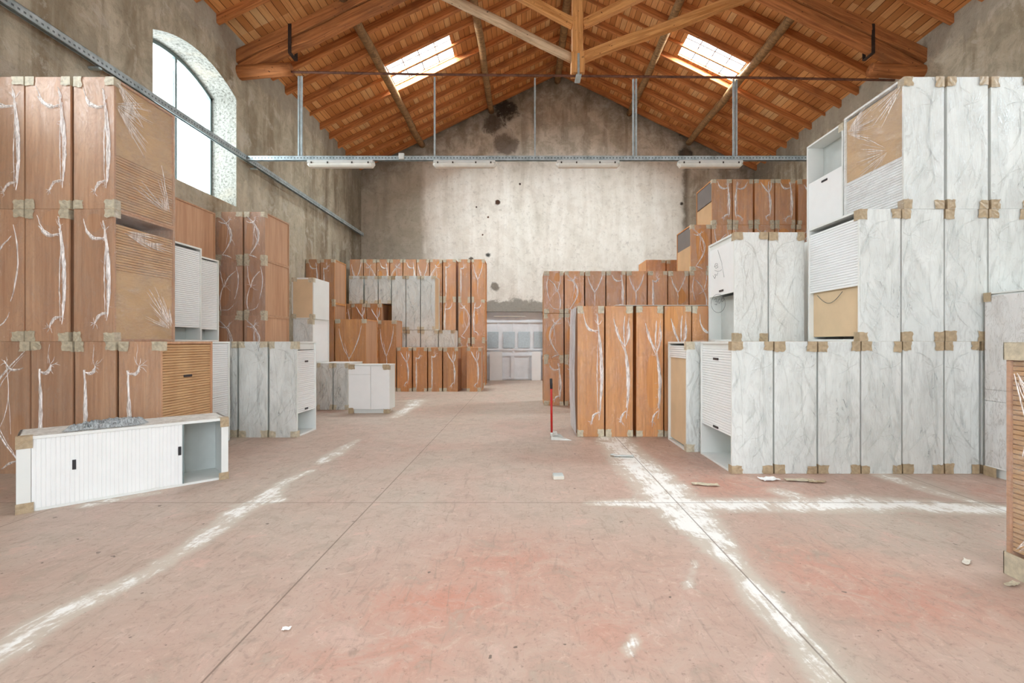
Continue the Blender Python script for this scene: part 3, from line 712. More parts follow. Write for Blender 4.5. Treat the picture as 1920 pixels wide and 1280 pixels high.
def tapes(root, w, h, c, side, mat, top=True, bot=True):
    """creased paper tape folded round each corner of the near face"""
    for sx in (-1, 1):
        for zt in ((1,) if top else ()) + ((0,) if bot else ()):
            if random.random() < .06: continue
            bm = bmesh.new(); tw = random.uniform(.075, .105) * min(1.15, w / .4); th = random.uniform(.075, .10)
            x1 = sx * (w / 2 + .0012); x0 = sx * (w / 2 - tw); z1 = h + .001 if zt else -.0; z0 = h - th if zt else th
            if not zt: z1 = .001
            N = 4; g = [[bm.verts.new((x0 + (x1 - x0) * i / N + (random.uniform(-.004, .004) if 0 < i else random.uniform(-.008, .008)) * (0 if i == N else 1), -.006 - (0 if (i == N) else random.uniform(0, .005)), z0 + (z1 - z0) * k / N + (random.uniform(-.006, .006) if k == 0 else 0))) for i in range(N + 1)] for k in range(N + 1)]
            for k in range(N):
                for i in range(N): bm.faces.new((g[k][i], g[k][i + 1], g[k + 1][i + 1], g[k + 1][i]))
            d = .06
            if zt: # fold over the top
                rr = [bm.verts.new((v.co.x, d, h + .0015)) for v in g[N]]
                for i in range(N): bm.faces.new((g[N][i], g[N][i + 1], rr[i + 1], rr[i]))
            # fold round the side
            rr = [bm.verts.new((x1 , (.075 if sx == side else .03), g[k][N].co.z)) for k in range(N + 1)]
            for k in range(N): bm.faces.new((g[k][N], rr[k], rr[k + 1], g[k + 1][N]))
            o = link('corner_tape', bm, mat, root); o.location = (0, 0, 0)
def tambour(w, y0, y1, z0, z1, side, mat, pitch=.026, depth=.011, inset=.012, vertical=False):
    bm = bmesh.new(); x = side * (w / 2 - inset); prev = None; z = z0
    pr = []
    while z < z1 - 1e-6:
        zz = min(z + pitch, z1); m = (z + zz) / 2
        pr += [(z, depth), (z + .004, 0), (zz - .004, 0)]; z = zz
    pr.append((z1, depth))
    for (zz, d) in pr:
        r = [bm.verts.new((x - side * d, y0, zz)), bm.verts.new((x - side * d, y1, zz))]
        if prev: bm.faces.new((prev[0], prev[1], r[1], r[0]))
        prev = r
    return link('tambour_door', bm, mat)
def cab(x0, x1, Z, z0, z1, c, kind, label, group, side=0, door=None, fill=None, style=None, hole=None, handle=None, mirror=False, filmmat=None, tapemat=None, plain=False, facefilm=False, cable=False, notape=False, noback=False, rz=0, orange=False):
    """a tambour cabinet standing on end: narrow panel to the camera, tambour front towards +-x"""
    w = x1 - x0 - .011; h = z1 - z0 - .002; c = c - .004
    root = empty('tambour_cabinet', ((x0 + x1) / 2, Z, z0 + .001), rz); tag(root, label, 'cabinet', group)
    wood = kind == 'wood'; mb = M['wood_orange' if wood and Z > 9.3 or filmmat == 'film_thin' and Z > 6 else 'wood'] if wood else M['white']; S = side if side else 1
    bm = bmesh.new()
    box(bm, -w / 2, w / 2, 0, T_, 0, h); box(bm, -w / 2, w / 2, c - T_, c, 0, h)
    box(bm, -w / 2, w / 2, T_, c - T_, 0, T_); box(bm, -w / 2, w / 2, T_, c - T_, h - T_, h)
    xb = -S * w / 2; box(bm, min(xb, xb + S * .008), max(xb, xb + S * .008), T_, c - T_, T_, h - T_)
    if not side:
        xf = S * (w / 2 - .02); box(bm, min(xf, xf - .01), max(xf, xf - .01), T_, c - T_, T_, h - T_)
    link('carcass', bm, mb, root, bevel=.0015 if Z < 7 else 0)
    if side:
        md = M['slat_wood'] if wood else M['slat_white']; lo, hi = door if door else (T_, h - T_)
        lo = max(lo, T_); hi = min(hi, h - T_)
        if plain:
            bm = bmesh.new(); xf = S * (w / 2 - .012); box(bm, min(xf, xf - S * .016), max(xf, xf - S * .016), T_ + .002, c - T_ - .002, lo, hi); o = link('door', bm, M['slat_white'] if not wood else M['wood'])
        else: o = tambour(w, T_ + .001, c - T_ - .001, lo, hi, S, md)
        o.parent = root
        for hz in (handle or ()):
            bm = bmesh.new(); xh = S * (w / 2 - .011); box(bm, min(xh, xh + S * .006), max(xh, xh + S * .006), c * .42, c * .58, hz - .012, hz + .012); link('handle', bm, M['black'], o, bevel=.002)
        if fill:
            for (fz0, fz1, fm, dep) in fill:
                bm = bmesh.new(); xf = S * (w / 2 - dep); box(bm, min(xf, xf - S * .006), max(xf, xf - S * .006), T_ + .001, c - T_ - .001, fz0, fz1)
                link('inner_panel' , bm, M[fm], root)
        if cable:
            bm = bmesh.new(); xf = S * (w / 2 - .03); zc = cable
            tube(bm, [(xf, c * (.35 + .5 * k / 12), zc - .10 * math.sin(math.pi * k / 12) * (1 if k < 13 else 1)) for k in range(13)], .0035, 6); link('cable', bm, M['cable'], root)
        if facefilm:
            bm = bmesh.new(); xf = S * (w / 2 + .003); n = 12
            poly(bm, [(xf, .0, .005), (xf, c, .005), (xf, c, h - .005), (xf, .0, h - .005)]); ff = link('stretch_film', bm, M['film_gloss'], root)
            bm = bmesh.new()
            for (cy, cz, a0, a1, nn) in facefilm:
                for k in range(nn):
                    a = R(a0 + (a1 - a0) * (k + random.random() * .8) / nn); l0 = random.uniform(.03, .12); l1 = l0 + random.uniform(.10, .42)
                    p = [(cy * c + math.cos(a) * (l0 + (l1 - l0) * s / 6) + random.uniform(-.004, .004), cz * h + math.sin(a) * (l0 + (l1 - l0) * s / 6)) for s in range(7)]
                    p = [q for q in p if .01 < q[0] < c - .01 and .01 < q[1] < h - .01]
                    if len(p) < 3: continue
                    ww = random.uniform(.0015, .005); prev = None
                    for i, q in enumerate(p):
                        e = ww * math.sin(math.pi * (i + .3) / (len(p) - .4)); nyy, nzz = -math.sin(a), math.cos(a)
                        r = [bm.verts.new((xf + S * .002, q[0] + nyy * e, q[1] + nzz * e)), bm.verts.new((xf + S * (.002 + ww), q[0], q[1])), bm.verts.new((xf + S * .002, q[0] - nyy * e, q[1] - nzz * e))]
                        if prev:
                            bm.faces.new((prev[0], prev[1], r[1], r[0])); bm.faces.new((prev[1], prev[2], r[2], r[1]))
                        prev = r
            tag(link('crease_highlight', bm, M['bunch'], ff), kind='stuff')  # white ribbons stand in for highlights on the radial film creases
    fm = filmmat or ('film' if wood else 'film_w')
    ff = root
    if fm != 'none':
        ff = o = film_sheet(w, h, hole, -.002, M[fm]); o.parent = root
    st = style if style is not None else ('wisp' if not wood else None)
    if st:
        if not wood: mirror = random.random() < .35
        o = bunch_mesh(w, h, st, mirror); o.parent = ff
        if not wood: o.data.materials[0] = M['bunch_w']
    if not notape:
        tapes(root, w, h, c, S, M[tapemat or ('tape' if wood else random.choice(['tape', 'tape_brown', 'tape']))])
    return root
ORD = ['first', 'second', 'third', 'fourth', 'fifth', 'sixth', 'seventh', 'eighth', 'ninth', 'tenth', 'eleventh']
STY = ['long', 'tree', 'arc', 'vee', 'claw', 'hook']
HOLES = [None, None, (.3, .55, .2, .16), (.7, .85, .18, .10), (.65, .4, .22, .18)]
def row(edges, Z, z0, z1, c, kind, stack, tier, group, px=True, **kw):
    """a line of cabinets; edges = (left, right) pairs; kw lists are per unit"""
    out = []; n = len(edges)
    for i, (a, b) in enumerate(edges):
        x0, x1 = (X(a, Z), X(b, Z)) if px else (a, b)
        k = {q: (v[i] if isinstance(v, list) else v) for q, v in kw.items()}
        lab = k.pop('label', None)
        if 'style' not in k and kind == 'wood': k['style'] = STY[random.randrange(6)]; k['mirror'] = random.random() < .5
        if 'hole' not in k and kind == 'wood': k['hole'] = random.choice(HOLES)
        if not lab:
            colr = 'brown' if kind == 'wood' else 'white'
            pos = 'only one' if n == 1 else ('leftmost' if i == 0 else ('rightmost' if i == n - 1 else ORD[i] + ' from left'))
            lab = '%s wrapped cabinet, %s in %s of %s' % (colr, pos, tier, stack) if n > 1 else '%s wrapped cabinet, %s of %s' % (colr, tier, stack)
        out.append(cab(x0, x1, Z, z0, z1, c, kind, lab, group, **k))
    return out

Z1 = 4.536
# --- left foreground stack (wood)
LF = 'the left foreground stack'; G = 'wood-grain cabinets in the left foreground stack'
row([(-44, 46), (47, 133), (137.5, 215)], Z1, 2.5, 3.75, .79, 'wood', LF, 'top tier', G, style=['long'] * 3, hole=[None, (.72, .93, .07, .045), None], side=[0, 0, 1], door=[None, None, (.03, .53)],
    fill=[None, None, [(.53, 1.228, 'board_wood', .02)]], facefilm=[None, None, [(0, .8, -50, 30, 34), (.9, .1, 100, 170, 14), (0, .98, -60, -10, 12)]], filmmat='film_thin')
row([(-44, 46), (47, 130), (137.5, 215)], Z1, 1.25, 2.5, .79, 'wood', LF, 'middle tier', G, style=['claw', 'long', 'long'], hole=[None, (.68, .93, .3, .06), (.52, .9, .19, .07)], side=[0, 0, 1], door=[None, None, (.68, 1.12)],
    fill=[None, None, [(.022, .68, 'board_wood', .02)]], facefilm=[None, None, [(.1, .85, -20, 10, 16), (.95, .1, 100, 170, 26), (.4, .8, -10, 10, 10)]], cable=[None, None, .62], mirror=[False, False, False], filmmat='film_thin')
row([(-30, 56.5), (58, 137), (140, 218), (222, 303)], Z1, 0, 1.25, .75, 'wood', LF, 'bottom tier', G, style=['arc', 'hook', 'hook', 'hook'], hole=[(.75, .3, .2, .14), None, None, None], side=[0, 0, 0, 1], handle=[None, None, None, (.90,)], mirror=[True, False, False, False], filmmat='film_thin')
# small step cabinets behind
LW = 'the white group behind the left foreground stack'
GW = 'white cabinets standing on the left'
cab(-4.16, -3.74, 5.30, 0, 1.25, .77, 'white', 'white tambour cabinet seen edge-on just behind the brown bottom-tier end cabinet', GW, side=1)
cab(-4.80, -4.36, 5.86, 1.25, 2.5, .60, 'white', 'white tambour cabinet on the second tier, nearer of the two above the floor cabinets', GW, side=1, door=(.18, 1.2), fill=[(.022, .18, 'grey_in', .2)])
cab(-4.84, -4.52, 6.49, 1.25, 2.44, .58, 'white', 'white tambour cabinet on the second tier, farther and narrower of the two', GW, side=1, door=(.17, 1.15), fill=[(.022, .17, 'grey_in', .2)])
cab(-4.84, -4.2, 5.86, 0.0, 1.25, 1.19, 'wood', 'brown cabinet below the two second-tier white tambour cabinets', 'wood-grain cabinets on the left', style='')
cab(X(394, 6.25), X(444.5, 6.25), 6.25, 0, 1.25, .57, 'white', 'white film-wrapped cabinet, leftmost and mostly hidden of the three on the floor', GW)
cab(X(447.5, 6.25), X(502, 6.25), 6.25, 0, 1.25, .57, 'white', 'white film-wrapped cabinet with blank narrow side, middle of three on the floor', GW)
cab(X(504.5, 6.25), X(558, 6.25), 6.25, 0, 1.25, .57, 'white', 'white tambour cabinet with open bottom and two small black handles, left side of aisle', GW, side=1, door=(.30, 1.13), fill=[(1.14, 1.228, 'white', .02), (.022, .30, 'grey_in', .3)], handle=(.98, .34))
# tall wood stack at the left wall
GS = 'wood-grain cabinets in the tall stack at the left wall'; SW = 'the stack under the arched window'
for i, (a, b) in enumerate([(0, .9), (.9, 1.71), (1.71, 2.49), (2.49, 3.26)]):
    for j, (ya, tag_) in enumerate(((5.62, 'nearer'), (6.585, 'farther'))):
        if i == 0 and j: continue
        cab(XL + .05, -4.87, ya if i > 0 else ya, a, b, .945, 'wood', 'plain brown cabinet side against left wall, %s one in %s tier under the window' % (tag_, ['bottom', 'second', 'third', 'top'][i]), GS, side=1, plain=True, notape=True, style='', filmmat='none')
cab(XL + .05, -4.87, 6.585, 0, .9, .945, 'wood', 'plain brown cabinet side at the foot of the stack under the window', GS, side=1, plain=True, notape=True, style='', filmmat='none')
GS2 = 'wood-grain cabinets in the tall stack beyond the window'; S2 = 'the tall stack beyond the left window'
tz = [0, .84, 1.68, 2.61, 3.41]; nm = ['bottom tier', 'second tier', 'third tier', 'top tier']
for i in range(4):
    row([(404, 455), (457.5, 498)], 8.0, tz[i], tz[i + 1], .81, 'wood', S2, nm[i], GS2, style=[['arc', 'arc'], ['arc', 'arc'], ['claw', 'claw'], ['arc', 'arc']][i], mirror=[False, False],
        hole=[(.3, .45, .2, .3), (.25, .5, .16, .3)] if i else [None, None], side=[0, 1], plain=[False, True])
# beige / white pair beside it
cab(X(549, 9.1), X(587, 9.1), 9.1, 0, .84, .76, 'white', 'white cabinet under the taller white pair beside the small sideboards', GW)
cab(X(549, 9.1), X(587, 9.1), 9.1, .84, 1.68, .76, 'white', 'white cabinet with closed front, beneath the beige-backed one', GW, side=1, plain=True)
def backpanel_cab():
    x0, x1, Z = X(547, 9.1), X(588, 9.1), 9.1
    r = empty('tambour_cabinet', ((x0 + x1) / 2, Z, 1.681)); tag(r, 'white cabinet turned to show its beige hardboard back, on top of a white one', 'cabinet', GW)
    w = x1 - x0; bm = bmesh.new(); h = .78
    box(bm, -w / 2, -w / 2 + .02, 0, .72, 0, h); box(bm, w / 2 - .02, w / 2, 0, .72, 0, h); box(bm, -w / 2 + .02, w / 2 - .02, 0, .72, 0, .02); box(bm, -w / 2 + .02, w / 2 - .02, 0, .72, h - .03, h)
    link('carcass', bm, M['white'], r, bevel=.002)
    bm = bmesh.new(); box(bm, -w / 2 + .021, w / 2 - .021, .006, .012, .021, h - .031); link('back_panel', bm, M['board'], r)
    tapes(r, w, h, .72, 1, M['tape'])
backpanel_cab()
# L4
GM = 'wood-grain cabinets at the far left'
for i, (a, b) in enumerate([(0, 1.12), (1.12, 2.17), (2.17, 3.22)]):
    row([(573, 600), (600.5, 627.5)], 11.5, a, b, .75, 'wood', 'the paired stack in the far left corner', ['bottom tier', 'middle tier', 'top tier'][i], GM, style=['long', 'hook'], mirror=[False, False], side=[0, 1], plain=[False, True], hole=None)
# P0, P1, P2
cab(X(600, 10.6), X(626.5, 10.6), 10.6, 0, 1.745, .87, 'wood', 'tall narrow brown cabinet squeezed between white cabinet and wide brown one', GM, style='')
cab(X(628, 10.6), X(686, 10.6), 10.6, 0, 1.745, .87, 'wood', 'wide brown cabinet behind the small white sideboards', GM, style='vee', side=1, plain=True, filmmat='film_thin')
cab(X(708.5, 11.97), X(743, 11.97), 11.97, 0, 1.78, .58, 'wood', 'tall brown cabinet with film streak, left of the row of four short ones', GM, style='vee', side=1, plain=True, filmmat='film_thin')
for a, b, i in ((0, 1.12, 0), (1.12, 2.24, 1)):
    row([(632, 658), (658.5, 686.6), (687, 714.7)], 12.6, a, b, .74, 'wood', 'the short stack before white ones', ['bottom tier', 'upper tier'][i], GM, style=['claw', 'tree', 'tree'], side=[0, 0, 1], plain=[False, False, True], filmmat='film_thin')
# L6
GL6 = 'short wood-grain cabinets left of the doorway'
row([(744, 772.4), (774, 801), (802.5, 829), (830.6, 858.7)], 11.97, 0, 1.10, .74, 'wood', 'four short ones left of the doorway', 'front row', GL6, style=['tree', 'hook', 'hook', 'tree'], hole=None, side=[0, 0, 0, 1], plain=[False, False, False, True], filmmat='film_thin',
    label=['short brown cabinet, leftmost of four on the floor left of the doorway', 'short brown cabinet, second of four on the floor left of the doorway', 'short brown cabinet, third of four on the floor left of the doorway', 'short brown cabinet, rightmost of four on the floor left of the doorway'])
cab(X(875, 11.97), X(902, 11.97), 11.97, 0, 1.10, .74, 'wood', 'short brown cabinet standing alone just left of the doorway', GL6, style='tree', side=1, plain=True, filmmat='film_thin')
cab(X(859.5, 12.8), X(882, 12.8), 12.8, 0.0, 1.12, .6, 'wood', 'brown cabinet set back in the gap between the short front ones', GL6, style='', filmmat='film_thin')
# L7 whites
GWF = 'white wrapped cabinets in the far left row'
row([(654, 681), (683.5, 708.5)], 12.8, 2.26, 3.0, .66, 'white', 'the far white row', 'top tier', GWF,
    label=['white wrapped cabinet resting on the short brown stack, leftmost of the far white row', 'white wrapped cabinet, second from left of the far white row'])
cab(X(709.6, 12.8), X(733.4, 12.8), 12.8, 2.26, 3.0, .66, 'white', 'white wrapped cabinet, third from left of the far white row', GWF)
row([(734.4, 760.6), (761.2, 788), (788.8, 816)], 12.8, 1.56, 3.0, .66, 'white', 'the far white row', 'top tier', GWF, side=[0, 0, 1], fill=[None, None, [(.02, 1.42, 'board', .011)]], door=[None, None, (.02, .03)],
    label=['tall white wrapped cabinet, third from right of the far white row', 'tall white wrapped cabinet, second from right of the far white row', 'tall white wrapped cabinet with beige side, rightmost of the far white row'])
row([(735, 761), (762, 788), (789, 821.6), (822.4, 852.5)], 12.8, 0, 1.555, .6, 'white', 'the far white row', 'lower tier', GWF)
# back row browns
GBK = 'wood-grain cabinets in the back row on the left'; BK = 'the left back row'
TE = [(655.6, 681), (682, 705.4), (706, 730), (731, 755), (756, 780.5), (781, 805), (806, 829), (830.6, 855), (859, 882), (884, 909)]
row(TE, 13.5, 2.43, 3.56, .75, 'wood', BK, 'top tier', GBK)
row(TE[-4:], 13.5, 1.28, 2.43, .75, 'wood', BK, 'middle tier', GBK)
row(TE[-4:], 13.5, 0, 1.28, .75, 'wood', BK, 'bottom tier', GBK)
for a, b in ((TE[0], 0), (TE[3], 0)):
    pass
# supports of the hidden top tier: three long tiers the row stands on
row([(655.6, 705), (706, 755), (756, 805)], 13.55, 1.2, 2.43, .7, 'wood', BK, 'hidden middle tier', GBK, style='', filmmat='none', notape=True)
row([(655.6, 705), (706, 755), (756, 805)], 13.55, 0, 1.2, .7, 'wood', BK, 'hidden bottom tier', GBK, style='', filmmat='none', notape=True)
# small white sideboards
cab(X(594, 8.79), X(624, 8.79), 8.79, 0, .854, .78, 'white', 'low white wrapped cabinet, left one beside the small double-door cabinet', GW, style='wisp')
cab(X(624.8, 8.79), X(653, 8.79), 8.79, 0, .854, .78, 'white', 'low white wrapped cabinet, right one touching the small double-door cabinet', GW, style='wisp')
def sideboard():
    x0, x1, Z = X(653.5, 8.33), X(730, 8.33), 8.33
    r = empty('small_cabinet', ((x0 + x1) / 2, Z, 0)); tag(r, 'small white double-door cabinet with a drawer, facing the camera on the left', 'cabinet')
    w = x1 - x0; h = .85; d = .36
    bm = bmesh.new(); box(bm, -w / 2, w / 2, .02, d, .07, h - .02); box(bm, -w / 2 - .006, w / 2 + .006, 0, d, h - .02, h); link('carcass', bm, M['white'], r, bevel=.002)
    bm = bmesh.new(); box(bm, -w / 2 + .08, w / 2 - .05, .05, d - .02, 0, .07); link('plinth', bm, M['white'], r)
    xs = X(695, 8.33) - r.location.x; zs = H(702, 8.33)
    for nm_, a, b, c0, c1 in (('door', -w / 2 + .003, xs - .004, .075, zs - .004), ('drawer', -w / 2 + .003, xs - .004, zs + .004, h - .024), ('door', xs + .004, w / 2 - .003, .075, h - .024)):
        bm = bmesh.new(); box(bm, a, b, 0.002, .02, c0, c1); link(nm_, bm, M['slat_white'], r, bevel=.0015)
    tapes(r, w, h, d, 1, M['tape_brown'])
sideboard()
# the loose cabinet
def loose():
    a = math.atan2(.92, .96); L, h, d = 1.33, .555, .45
    r = empty('sideboard', (-3.68, 3.46, 0), a); tag(r, 'low white tambour sideboard lying loose and angled on the floor at left', 'sideboard')
    bm = bmesh.new()
    box(bm, 0, .018, .012, d, 0, h); box(bm, L - .018, L, .012, d, 0, h); box(bm, 0, L, 0, d, h, h + .022) if 0 else box(bm, .0, L, 0, d, h - .022, h)
    box(bm, .018, L - .018, .012, d, 0, .02); box(bm, .018, L - .018, d - .01, d, .02, h - .022)
    box(bm, .0, .075, 0.0, .014, 0, h - .022); box(bm, L - .055, L, 0.0, .014, 0, h - .022)
    link('carcass', bm, M['white'], r, bevel=.002, recalc=True)
    bm = bmesh.new(); box(bm, .0 , L , 0.004, d, h + .0005, h + .002); link('stretch_film', bm, M['film_thin'], r)
    def door(x0, x1, mat=M['slat_white']):
        bm = bmesh.new(); x = x0; prev = None; pr = []
        while x < x1 - 1e-6:
            xx = min(x + .026, x1); pr += [(x, .004), (x + .003, 0), (xx - .003, 0)]; x = xx
        for (xx, dd) in pr + [(x1, .004)]:
            rr = [bm.verts.new((xx, .012 + dd, .021)), bm.verts.new((xx, .012 + dd, h - .023))]
            if prev: bm.faces.new((prev[0], rr[0], rr[1], prev[1]))
            prev = rr
        return link('tambour_door', bm, mat, r)
    door(.075, .75 * L - .008)
    bm = bmesh.new(); box(bm, .75 * L - .008, .75 * L, .006, .025, .021, h - .023); link('door_edge', bm, M['winframe'], r)
    for s in (.23, .728):
        bm = bmesh.new(); box(bm, s * L - .011, s * L + .011, .006, .012, .27 - (.0), .27 + .075); link('handle', bm, M['black'], r, bevel=.002)
    bm = bmesh.new(); box(bm, .75 * L + .02, L - .019, d - .02, d - .012, .021, h - .023); link('inner_panel', bm, M['grey_in'], r)
    for (x0, x1, z0, z1) in ((-.004, .085, h - .085, h + .002), (-.004, .09, .0, .075), (L - .065, L + .004, h - .08, h + .002), (L - .075, L + .004, 0, .065)):
        bm = bmesh.new(); N = 4
        g = [[bm.verts.new((x0 + (x1 - x0) * i / N, -.003 - random.uniform(0, .004), z0 + (z1 - z0) * k / N)) for i in range(N + 1)] for k in range(N + 1)]
        for k in range(N):
            for i in range(N): bm.faces.new((g[k][i], g[k][i + 1], g[k + 1][i + 1], g[k + 1][i]))
        e = 0 if x0 < 0 else N; rr = [bm.verts.new((g[k][e].co.x, .08, g[k][e].co.z)) for k in range(N + 1)]
        for k in range(N): bm.faces.new((g[k][e], rr[k], rr[k + 1], g[k + 1][e]))
        if z1 > h:
            r2 = [bm.verts.new((v.co.x, .07, h + .004)) for v in g[N]]
            for i in range(N): bm.faces.new((g[N][i], g[N][i + 1], r2[i + 1], r2[i]))
        link('corner_tape', bm, M['tape_brown'], r)
    # crumpled plastic on top
    bm = bmesh.new(); nu, nv = 60, 28; g = []
    for i in range(nu + 1):
        rw = []
        for k in range(nv + 1):
            u, v = i / nu * 2 - 1, k / nv * 2 - 1
            e = max(0, 1 - (abs(u) ** 2.4 + abs(v) ** 2.4)); p = Vector((u * 2.2, v * 1.5, 0))
            wv = Vector((p.x * .9 + .6 * noise.noise(p * 1.3), p.y * 3.2 + 1.2 * noise.noise(p * .9 + Vector((5, 0, 0))), 2)); f = (1 - abs(noise.noise(wv)) * 2.6) * .75 + (1 - abs(noise.noise(wv * 2.1)) * 2.2) * .35
            z = min(1, e * 3) * (.004 + .06 * max(0, f) * (.35 + .65 * e ** .5))
            rw.append(bm.verts.new((u * .27 + .02 * noise.noise(p * 2 + Vector((9, 0, 0))), v * (.085 + .03 * math.sin(u * 3)) + .02 * noise.noise(p * 2) + .02 * u, z + .002)))
        g.append(rw)
    for i in range(nu):
        for k in range(nv):
            u, v = (i + .5) / nu * 2 - 1, (k + .5) / nv * 2 - 1
            if abs(u) ** 2.4 + abs(v) ** 2.4 < 1.02: bm.faces.new((g[i][k], g[i + 1][k], g[i + 1][k + 1], g[i][k + 1]))
    for v in [v for v in bm.verts if not v.link_faces]: bm.verts.remove(v)
    o = link('crumpled_plastic', bm, M['crumple'], smooth=True, loc=(-3.40, 3.90, h + .003)); o.rotation_euler = (0, 0, R(52)); tag(o, 'crumpled grey plastic sheet lying on top of the loose white sideboard', 'plastic sheet')
loose()

# --- right foreground stack (white)
RF = 'the right foreground stack'; G = 'white cabinets in the right foreground stack'
E0 = [(1371, 1450), (1451, 1532), (1533.2, 1613.4), (1614, 1691), (1691.6, 1769.6), (1770.6, 1836.5)]
row(E0, Z1, 0, 1.25, .82, 'white', RF, 'bottom tier', G, side=[-1, 0, 0, 0, 0, 0], door=[(.34, 1.17)] + [None] * 5, fill=[[(1.172, 1.228, 'white', .02), (.022, .36, 'white', .36)]] + [None] * 5, handle=[(1.07, .37)] + [None] * 5, tapemat='tape_brown')
cab(X(1840, Z1), X(1932, Z1), Z1, 0, 1.25, .82, 'white', 'white wrapped cabinet hidden behind the tall plain white cabinet, under the right stack', G)
row([(1610, 1689.2), (1690, 1770.4), (1771.2, 1852), (1853, 1932)], Z1, 1.25, 2.5, .83, 'white', RF, 'middle tier', G, side=[-1, 0, 0, 0], door=[(.53, 1.18)] + [None] * 3, fill=[[(.05, .54, 'board', .05)]] + [None] * 3, cable=[.50, None, None, None], tapemat='tape_brown')
row([(1693.5, 1771), (1775, 1853.4), (1857, 1935)], Z1, 2.5, 3.75, .86, 'white', RF, 'top tier', G, side=[-1, 0, 0], door=[(.04, .51)] + [None] * 2, fill=[[(.51, 1.2, 'board_wood', .02)]] + [None] * 2, facefilm=[[(.95, .85, 150, 215, 30), (.2, .5, -30, 40, 12), (0, .95, -50, 0, 10)], None, None], tapemat='tape_brown')
cab(3.56, 3.96, 5.41, 2.5, 3.72, .70, 'white', 'white cabinet with closed lower door and open top, behind the right stack top tier', G, side=-1, plain=True, door=(.02, .74), fill=[(.74, 1.2, 'grey_in', .2)], handle=(.68,))
cab(3.5, 3.95, 5.41, 1.25, 2.499, .70, 'white', 'white cabinet hidden behind the middle tier of the right stack', G, style='')
cab(3.5, 3.95, 5.41, 0, 1.249, .70, 'white', 'white cabinet hidden behind the bottom tier of the right stack', G, style='')
G2 = 'white cabinets in the second row on the right'
row([(1376, 1440.3), (1441, 1509)], 5.49, 1.25, 2.5, .79, 'white', 'the second row', 'upper tier', G2, side=[-1, 0], plain=[True, False], door=[(.57, 1.17), None], fill=[[(1.172, 1.228, 'white', .02), (.022, .57, 'grey_in', .16)], None], handle=[(.62,), None], tapemat='tape_brown',
    label=['white cabinet with half-closed front and scribbled numbers, right of the tall brown ones', 'white wrapped cabinet right of the one with scribbled numbers'], filmmat='film_thin')
def scrib():
    # handwritten numbers on the film over the front: plane x = -2.37 side
    x = X(1376, 5.49) - .004; cw = .83
    def wy(px): # y on that plane
        return x * F / (px - CX)
    def pt(px, py): y = wy(px); return (x - .003, y, H(py, y))
    strokes28 = [[(1337, 524), (1339, 517), (1344, 514), (1347, 517), (1341, 523), (1337, 524)]]
    c6 = lambda a, b: (1200 + a / 3.555, 300 + b / 3.555)
    S = [[c6(488, 770), c6(500, 790), c6(505, 775), c6(500, 762), c6(515, 768), c6(520, 750)],
         [c6(500, 735), c6(520, 742), c6(538, 738), c6(545, 730)], [c6(498, 712), c6(515, 700), c6(520, 715), c6(508, 722), c6(498, 712), c6(505, 690), c6(518, 690), c6(515, 702)],
         [c6(520, 600), c6(545, 680), c6(562, 780)],
         [c6(497, 930), c6(510, 922), c6(512, 935), c6(505, 942), c6(518, 945), c6(512, 965), c6(500, 960)],
         [c6(525, 930), c6(535, 925), c6(538, 945), c6(528, 955), c6(522, 942), c6(525, 930)], [c6(545, 922), c6(555, 918), c6(558, 938), c6(548, 945), c6(543, 935), c6(545, 922)],
         [c6(478 + 45 + 47 * math.cos(q), 955 + 62 * math.sin(q)) for q in [k * math.pi / 10 for k in range(21)]]]
    r = None
    for o in bpy.data.objects:
        if o.get('label', '').startswith('white cabinet with half-closed'): r = o
    bm = bmesh.new()
    for s in S:
        tube(bm, [pt(*p) for p in s], .0021, 5)
    o = link('scribbled_numbers', bm, M['pencil'], r); o.location = -r.location
scrib()
row([(1286, 1353), (1354, 1420), (1421, 1487), (1488, 1553)], 5.43, 0, 1.249, .71, 'white', 'the second row', 'floor tier', G2, side=[-1, 0, 0, 0], door=[(1.05, 1.2)] + [None] * 3, fill=[[(.04, 1.05, 'board', .03)]] + [None] * 3, tapemat='tape',
    label=['white cabinet with beige front panel and narrow slatted strip, beside tall brown ones', 'white cabinet hidden behind bottom tier of right stack, under the scribbled one', 'white cabinet hidden behind the bottom tier, third in the second row', 'white cabinet hidden behind the bottom tier, fourth in the second row'])
# drape of film over that corner
bm = bmesh.new(); N = 14; g = []
x0_, y0_, x1_ = X(1303, 5.40), 5.40, X(1340, 5.40)
for i in range(N + 1):
    rw = []
    for k in range(7):
        s, v = i / N, k / 6; xx = x0_ - .02 + .24 * s * 1.0; drop = (.33 * (1 - abs(s - .45) * 2) if abs(s - .45) < .5 else 0)
        rw.append(bm.verts.new((xx + .01 * noise.noise(Vector((s * 7, v * 5, 1))), y0_ + .004 - .02 * v - .012 * abs(noise.noise(Vector((s * 9, v * 3, 4)))), 1.262 - drop * v)))
    rb_ = bm.verts.new((xx, y0_ + .22, 1.262 + .008 * abs(noise.noise(Vector((s * 9, 2, 2))))))
    g.append(rw + [rb_])
for i in range(N):
    for k in range(6): bm.faces.new((g[i][k], g[i + 1][k], g[i + 1][k + 1], g[i][k + 1]))
    bm.faces.new((g[i][0], g[i][7], g[i + 1][7], g[i + 1][0]))
o = link('film_drape', bm, M['bunch_w']); tag(o, 'loose flap of grey plastic film draped over the second-row white cabinet corner', 'plastic film')
